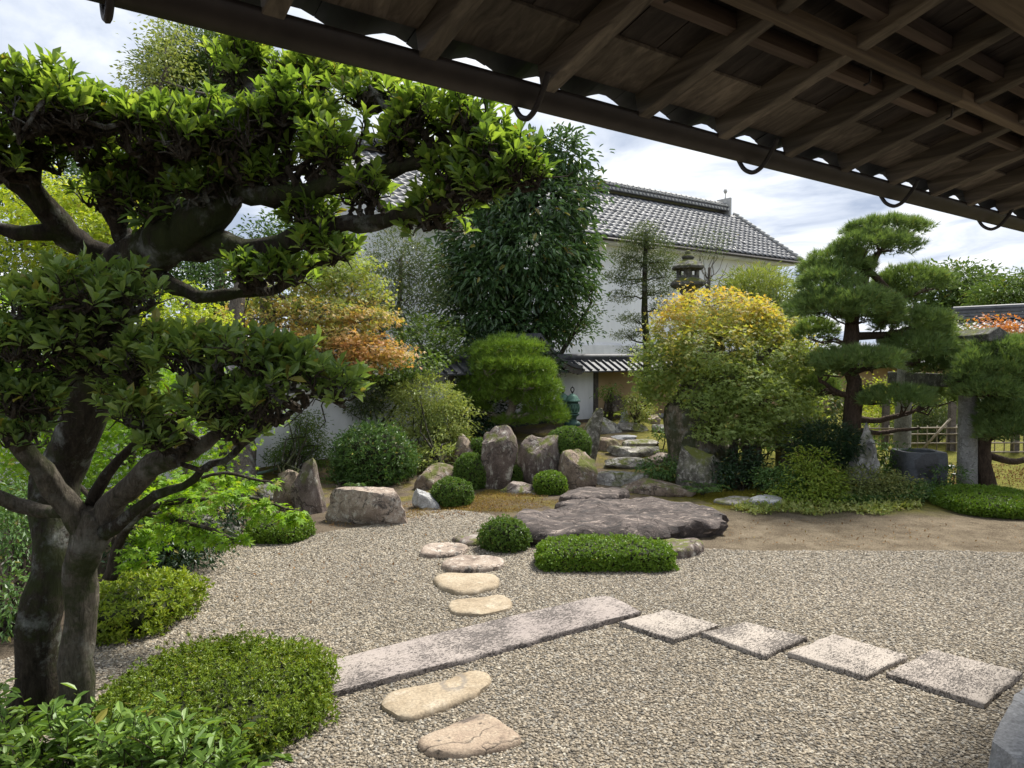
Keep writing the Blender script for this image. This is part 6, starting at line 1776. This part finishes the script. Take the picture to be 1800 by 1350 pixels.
L1('branch', [(240, 440, 3.65, 26), (190, 360, 3.5, 20), (170, 300, 3.4, 15), (200, 245, 3.3, 11), (250, 215, 3.2, 7)], 10)
L1('branch', [(90, 370, 3.5, 18), (60, 310, 3.4, 14), (70, 250, 3.3, 10), (50, 200, 3.2, 6)], 8)
L1('branch', [(310, 400, 3.5, 24), (300, 340, 3.4, 18), (330, 290, 3.3, 13), (370, 250, 3.25, 8)], 9)
L1('branch', [(455, 120, 3.5, 14), (510, 118, 3.5, 11), (570, 108, 3.5, 7), (620, 105, 3.5, 4)], 8)
L1('branch', [(120, 400, 3.55, 20), (60, 420, 3.5, 15), (0, 400, 3.45, 11), (-40, 350, 3.4, 8)], 8)
pads1 = [pad(40, 165, 80, 60, 2.95, 80), pad(150, 185, 80, 50, 3.05, 80), pad(250, 215, 90, 44, 3.1, 80), pad(350, 235, 90, 44, 3.15, 90), pad(430, 220, 70, 50, 3.25, 80), pad(110, 250, 120, 36, 3.35, 90), pad(300, 280, 100, 30, 3.4, 90),
         pad(430, 105, 50, 46, 3.5, 60), pad(530, 205, 74, 50, 3.3, 80), pad(560, 130, 60, 34, 3.5, 60), pad(660, 150, 60, 40, 3.3, 70), pad(600, 260, 70, 34, 3.25, 70), pad(740, 190, 70, 44, 3.1, 70), pad(830, 205, 70, 40, 3.0, 70), pad(875, 260, 70, 42, 2.95, 60), pad(930, 290, 46, 26, 2.9, 50),
         pad(800, 300, 70, 34, 3.1, 60), pad(700, 240, 60, 30, 3.15, 60), pad(740, 375, 60, 24, 3.2, 60), pad(850, 330, 60, 22, 3.0, 50), pad(200, 330, 90, 26, 3.45, 80), pad(380, 330, 70, 30, 3.35, 60), pad(280, 370, 60, 30, 3.45, 50), pad(640, 330, 70, 26, 3.2, 60), pad(790, 350, 60, 24, 3.1, 60), pad(470, 300, 60, 30, 3.3, 60), pad(420, 470, 60, 20, 3.4, 50), pad(500, 480, 76, 18, 3.45, 60), pad(600, 430, 80, 20, 3.3, 60), pad(540, 370, 70, 26, 3.35, 60), pad(-20, 240, 60, 60, 3.1, 80)]
leafy(T1, pads1, sk, L_MOK, .061, .027, 2000, 8, tw0=.017)
# grass-like ferns growing on the bark
pos, al = [], []
for c_ in [P(250, 385, 3.45), P(300, 365, 3.4), P(150, 600, 3.8), P(190, 560, 3.7), P(180, 620, 3.8), P(215, 520, 3.68)]:
    for k in range(26):
        pos.append(c_ + rng.normal(size=3) * .035); al.append(unit(rng.normal(size=3) * .8 + np.array([0, -.2, .1])))
stuff(leaves('moss_fern', np.array(pos), np.array(al), Z3 + .6 * rvec(len(pos)), .10, .009, LEAF4, L_WEED, T1))

b2 = G(128, 1300)
Y2_ = b2[1]
T2 = thing('broadleaf_tree', 'pale barked forked tree in the near left corner with lichen grey limbs', 'tree', b2)
sk = []
def L2(name, spec, sides=9, rough=.24, knob=.035, mat=BK_PALE):
    p, r = limb(name, [(a, b, y, c * .80) for a, b, y, c in spec], mat, T2, sides, rough, knob); sk.append(p)
L2('trunk', [(122, 1320, Y2_, 36), (128, 1200, Y2_, 31), (137, 1080, Y2_, 31), (150, 990, Y2_ - .02, 34), (163, 935, Y2_ - .05, 40), (170, 905, Y2_ - .06, 30)], 18)
L2('branch', [(160, 945, Y2_ - .03, 28), (110, 880, Y2_ - .1, 24), (60, 815, Y2_ - .2, 22), (15, 765, Y2_ - .3, 18), (-40, 720, Y2_ - .4, 18)], 12)
L2('branch', [(172, 930, Y2_ - .03, 32), (215, 870, Y2_ - .1, 27), (275, 825, Y2_ - .2, 25), (335, 800, Y2_ - .3, 22), (380, 760, Y2_ - .35, 14), (440, 722, Y2_ - .4, 10), (510, 712, Y2_ - .45, 8), (590, 690, Y2_ - .5, 4)], 12)
L2('branch', [(185, 940, Y2_ - .1, 16), (260, 880, Y2_ - .2, 11), (340, 845, Y2_ - .3, 9), (410, 800, Y2_ - .4, 7), (480, 745, Y2_ - .45, 6), (545, 722, Y2_ - .5, 4)], 8, mat=BK_DARK)
L2('branch', [(40, 800, Y2_ - .25, 16), (58, 720, Y2_ - .35, 13), (48, 650, Y2_ - .45, 11), (40, 580, Y2_ - .55, 8), (70, 520, Y2_ - .6, 5)], 9)
L2('branch', [(55, 700, Y2_ - .35, 10), (110, 640, Y2_ - .45, 8), (170, 600, Y2_ - .5, 6), (230, 540, Y2_ - .55, 4)], 8, mat=BK_DARK)
L2('branch', [(150, 900, Y2_, 14), (230, 780, Y2_ - .1, 11), (320, 720, Y2_ - .2, 9), (400, 670, Y2_ - .35, 6), (480, 640, Y2_ - .45, 4)], 8, mat=BK_DARK)
L2('branch', [(-30, 870, Y2_ - .1, 14), (60, 885, Y2_ + .1, 16), (130, 900, Y2_, 16)], 8)
pads2 = [pad(50, 515, 76, 50, 2.95, 70), pad(150, 500, 80, 44, 3.0, 70), pad(240, 505, 46, 24, 3.1, 50), pad(40, 590, 60, 44, 3.0, 60), pad(60, 690, 60, 44, 3.05, 60), pad(150, 640, 60, 30, 3.15, 60), pad(270, 610, 66, 30, 3.1, 60), pad(350, 615, 70, 38, 3.05, 60), pad(440, 620, 70, 36, 3.0, 60),
         pad(520, 645, 70, 40, 2.95, 60), pad(580, 680, 46, 36, 2.9, 50), pad(460, 690, 80, 36, 3.0, 60), pad(370, 700, 80, 34, 3.05, 60), pad(120, 590, 60, 34, 3.05, 60), pad(200, 560, 60, 30, 3.1, 60), pad(400, 745, 60, 22, 3.1, 50), pad(220, 640, 60, 30, 3.15, 50), pad(20, 760, 50, 30, 3.05, 50), pad(270, 720, 60, 30, 3.1, 50), pad(200, 690, 40, 30, 3.15, 50), pad(300, 770, 50, 22, 3.2, 50), pad(-20, 640, 50, 60, 3.0, 50)]
leafy(T2, pads2, sk, L_MOK2, .062, .029, 850, 8, tw0=.014)

# maple sprays hanging over the gravel behind the trunks
bm_ = G(190, 1010)
T3 = thing('maple_tree', 'slender maple with bright fresh green sprays hanging over the edge of the gravel', 'tree', bm_)
sk = []
Ys = 5.1
for s_ in ([(190, 1020, Ys, 12), (205, 960, Ys, 9), (250, 900, Ys - .1, 7), (330, 880, Ys - .2, 5), (430, 875, Ys - .3, 3), (530, 900, Ys - .35, 2)], [(250, 900, Ys, 5), (330, 920, Ys - .2, 4), (420, 950, Ys - .3, 2)],
           [(240, 905, Ys, 5), (300, 860, Ys, 4), (400, 835, Ys, 3), (480, 850, Ys, 2)], [(205, 960, Ys, 6), (160, 880, Ys, 5), (120, 830, Ys, 4)]):
    p, r = limb('branch', s_, TWIG, T3, 6, knob=.02); sk.append(p)
pads3 = [pad(300, 885, 70, 26, Ys - .2, 60), pad(390, 880, 70, 22, Ys - .3, 60), pad(460, 895, 60, 18, Ys - .3, 50), pad(520, 905, 34, 10, Ys - .35, 40), pad(330, 935, 60, 24, Ys - .2, 50), pad(400, 950, 44, 16, Ys - .3, 40), pad(270, 950, 50, 24, Ys, 50), pad(430, 850, 60, 14, Ys, 50), pad(350, 850, 60, 18, Ys, 50), pad(240, 980, 34, 18, Ys, 40)]
mb = MB(); tips = []
for c, r in pads3:
    for k in range(int(9 + 420 * r[0] * r[2])):
        tips.append(c + rvec(1)[0] * r * (.3 + .7 * rng.random()))
ws = list(twigs_to(np.array(tips), sk, mb, .004, .0012, 6, .05, sag=.05))
stuff(mb.build('twigs', TWIG, T3))
pos, al, up = [], [], []
for w_ in ws:
    d = unit(w_[-1] - w_[0])
    for k in (2, 3, 4, 5, 5):
        for s_ in (-1, 1):
            sd = unit(np.cross(d, Z3)) * s_
            pos.append(w_[k] + rng.normal(size=3) * .012); al.append(unit(sd * .8 + d * .8 + np.array([0, 0, -.35]) + .35 * rng.normal(size=3))); up.append(Z3 + .45 * rng.normal(size=3))
pos, al, up = np.array(pos), np.array(al), np.array(up)
px, py, fz = proj(pos)
order = np.argsort(fz - .001 * px)[:0]
pick = np.zeros(len(pos), bool)
idx = np.where((px > 260) & (px < 590) & (py > 820) & (py < 990))[0]
pick[rng.permutation(idx)[:240]] = True
T_, F_ = MAPLE10
me = bpy.data.meshes.new('leaf'); me.from_pydata([tuple(v) for v in T_ * .062], [], [tuple(f) for f in F_]); me.materials.append(L_MAPLE_B)
from mathutils import Matrix
yy = unit(al); xx = unit(np.cross(yy, up)); zz_ = np.cross(xx, yy)
for i in np.where(pick)[0]:
    o = bpy.data.objects.new('leaf', me); s_ = .8 + .4 * rng.random()
    q_ = pos[i] - np.array(T3.location)
    o.matrix_local = Matrix(((xx[i][0] * s_, yy[i][0] * s_, zz_[i][0] * s_, q_[0]), (xx[i][1] * s_, yy[i][1] * s_, zz_[i][1] * s_, q_[1]), (xx[i][2] * s_, yy[i][2] * s_, zz_[i][2] * s_, q_[2]), (0, 0, 0, 1)))
    link(o, T3)
stuff(leaves('foliage', pos[~pick], al[~pick], up[~pick], .062, .062, MAPLE10, L_MAPLE_B, T3))

# leafy undergrowth in the near left corner
ug = thing('undergrowth', 'leafy green undergrowth with long shoots in the bottom left corner', 'undergrowth', G(120, 1345))
mb = MB(); pos, al, up = [], [], []
for k in range(650):
    px_ = rng.uniform(-120, 430); lim = np.interp(px_, [-120, 60, 150, 330, 430], [1180, 1205, 1250, 1235, 1330])
    b_ = P(px_, rng.uniform(lim + 45, 1520), 3.0 + .4 * rng.random()); b_[1] = min(b_[1], 3.3)
    z_ = b_[2]
    top = b_ + np.array([rng.normal() * .10, rng.normal() * .08, .03 + .10 * rng.random()])
    root = np.array([b_[0] + rng.normal() * .05, b_[1] + .1 + rng.normal() * .05, 0])
    w_ = wiggle(root, top, 6, .04)
    mb.tube(w_, np.linspace(.004, .0018, 6), 4, cap=False)
    d0 = unit(w_[-1] - w_[-2])
    for j in range(9):
        f_ = 1 - .055 * j
        q_ = root + (top - root) * f_
        a = rng.random() * 6.28
        s_ = np.array([math.cos(a), math.sin(a), 0])
        pos.append(q_); al.append(s_ + d0 * .6); up.append(Z3 + .4 * rng.normal(size=3))
pos = np.array(pos)
stuff(mb.build('stems', TWIG, ug))
stuff(leaves('foliage', pos, np.array(al), np.array(up), .066, .028, LEAF4, L_WEED, ug))
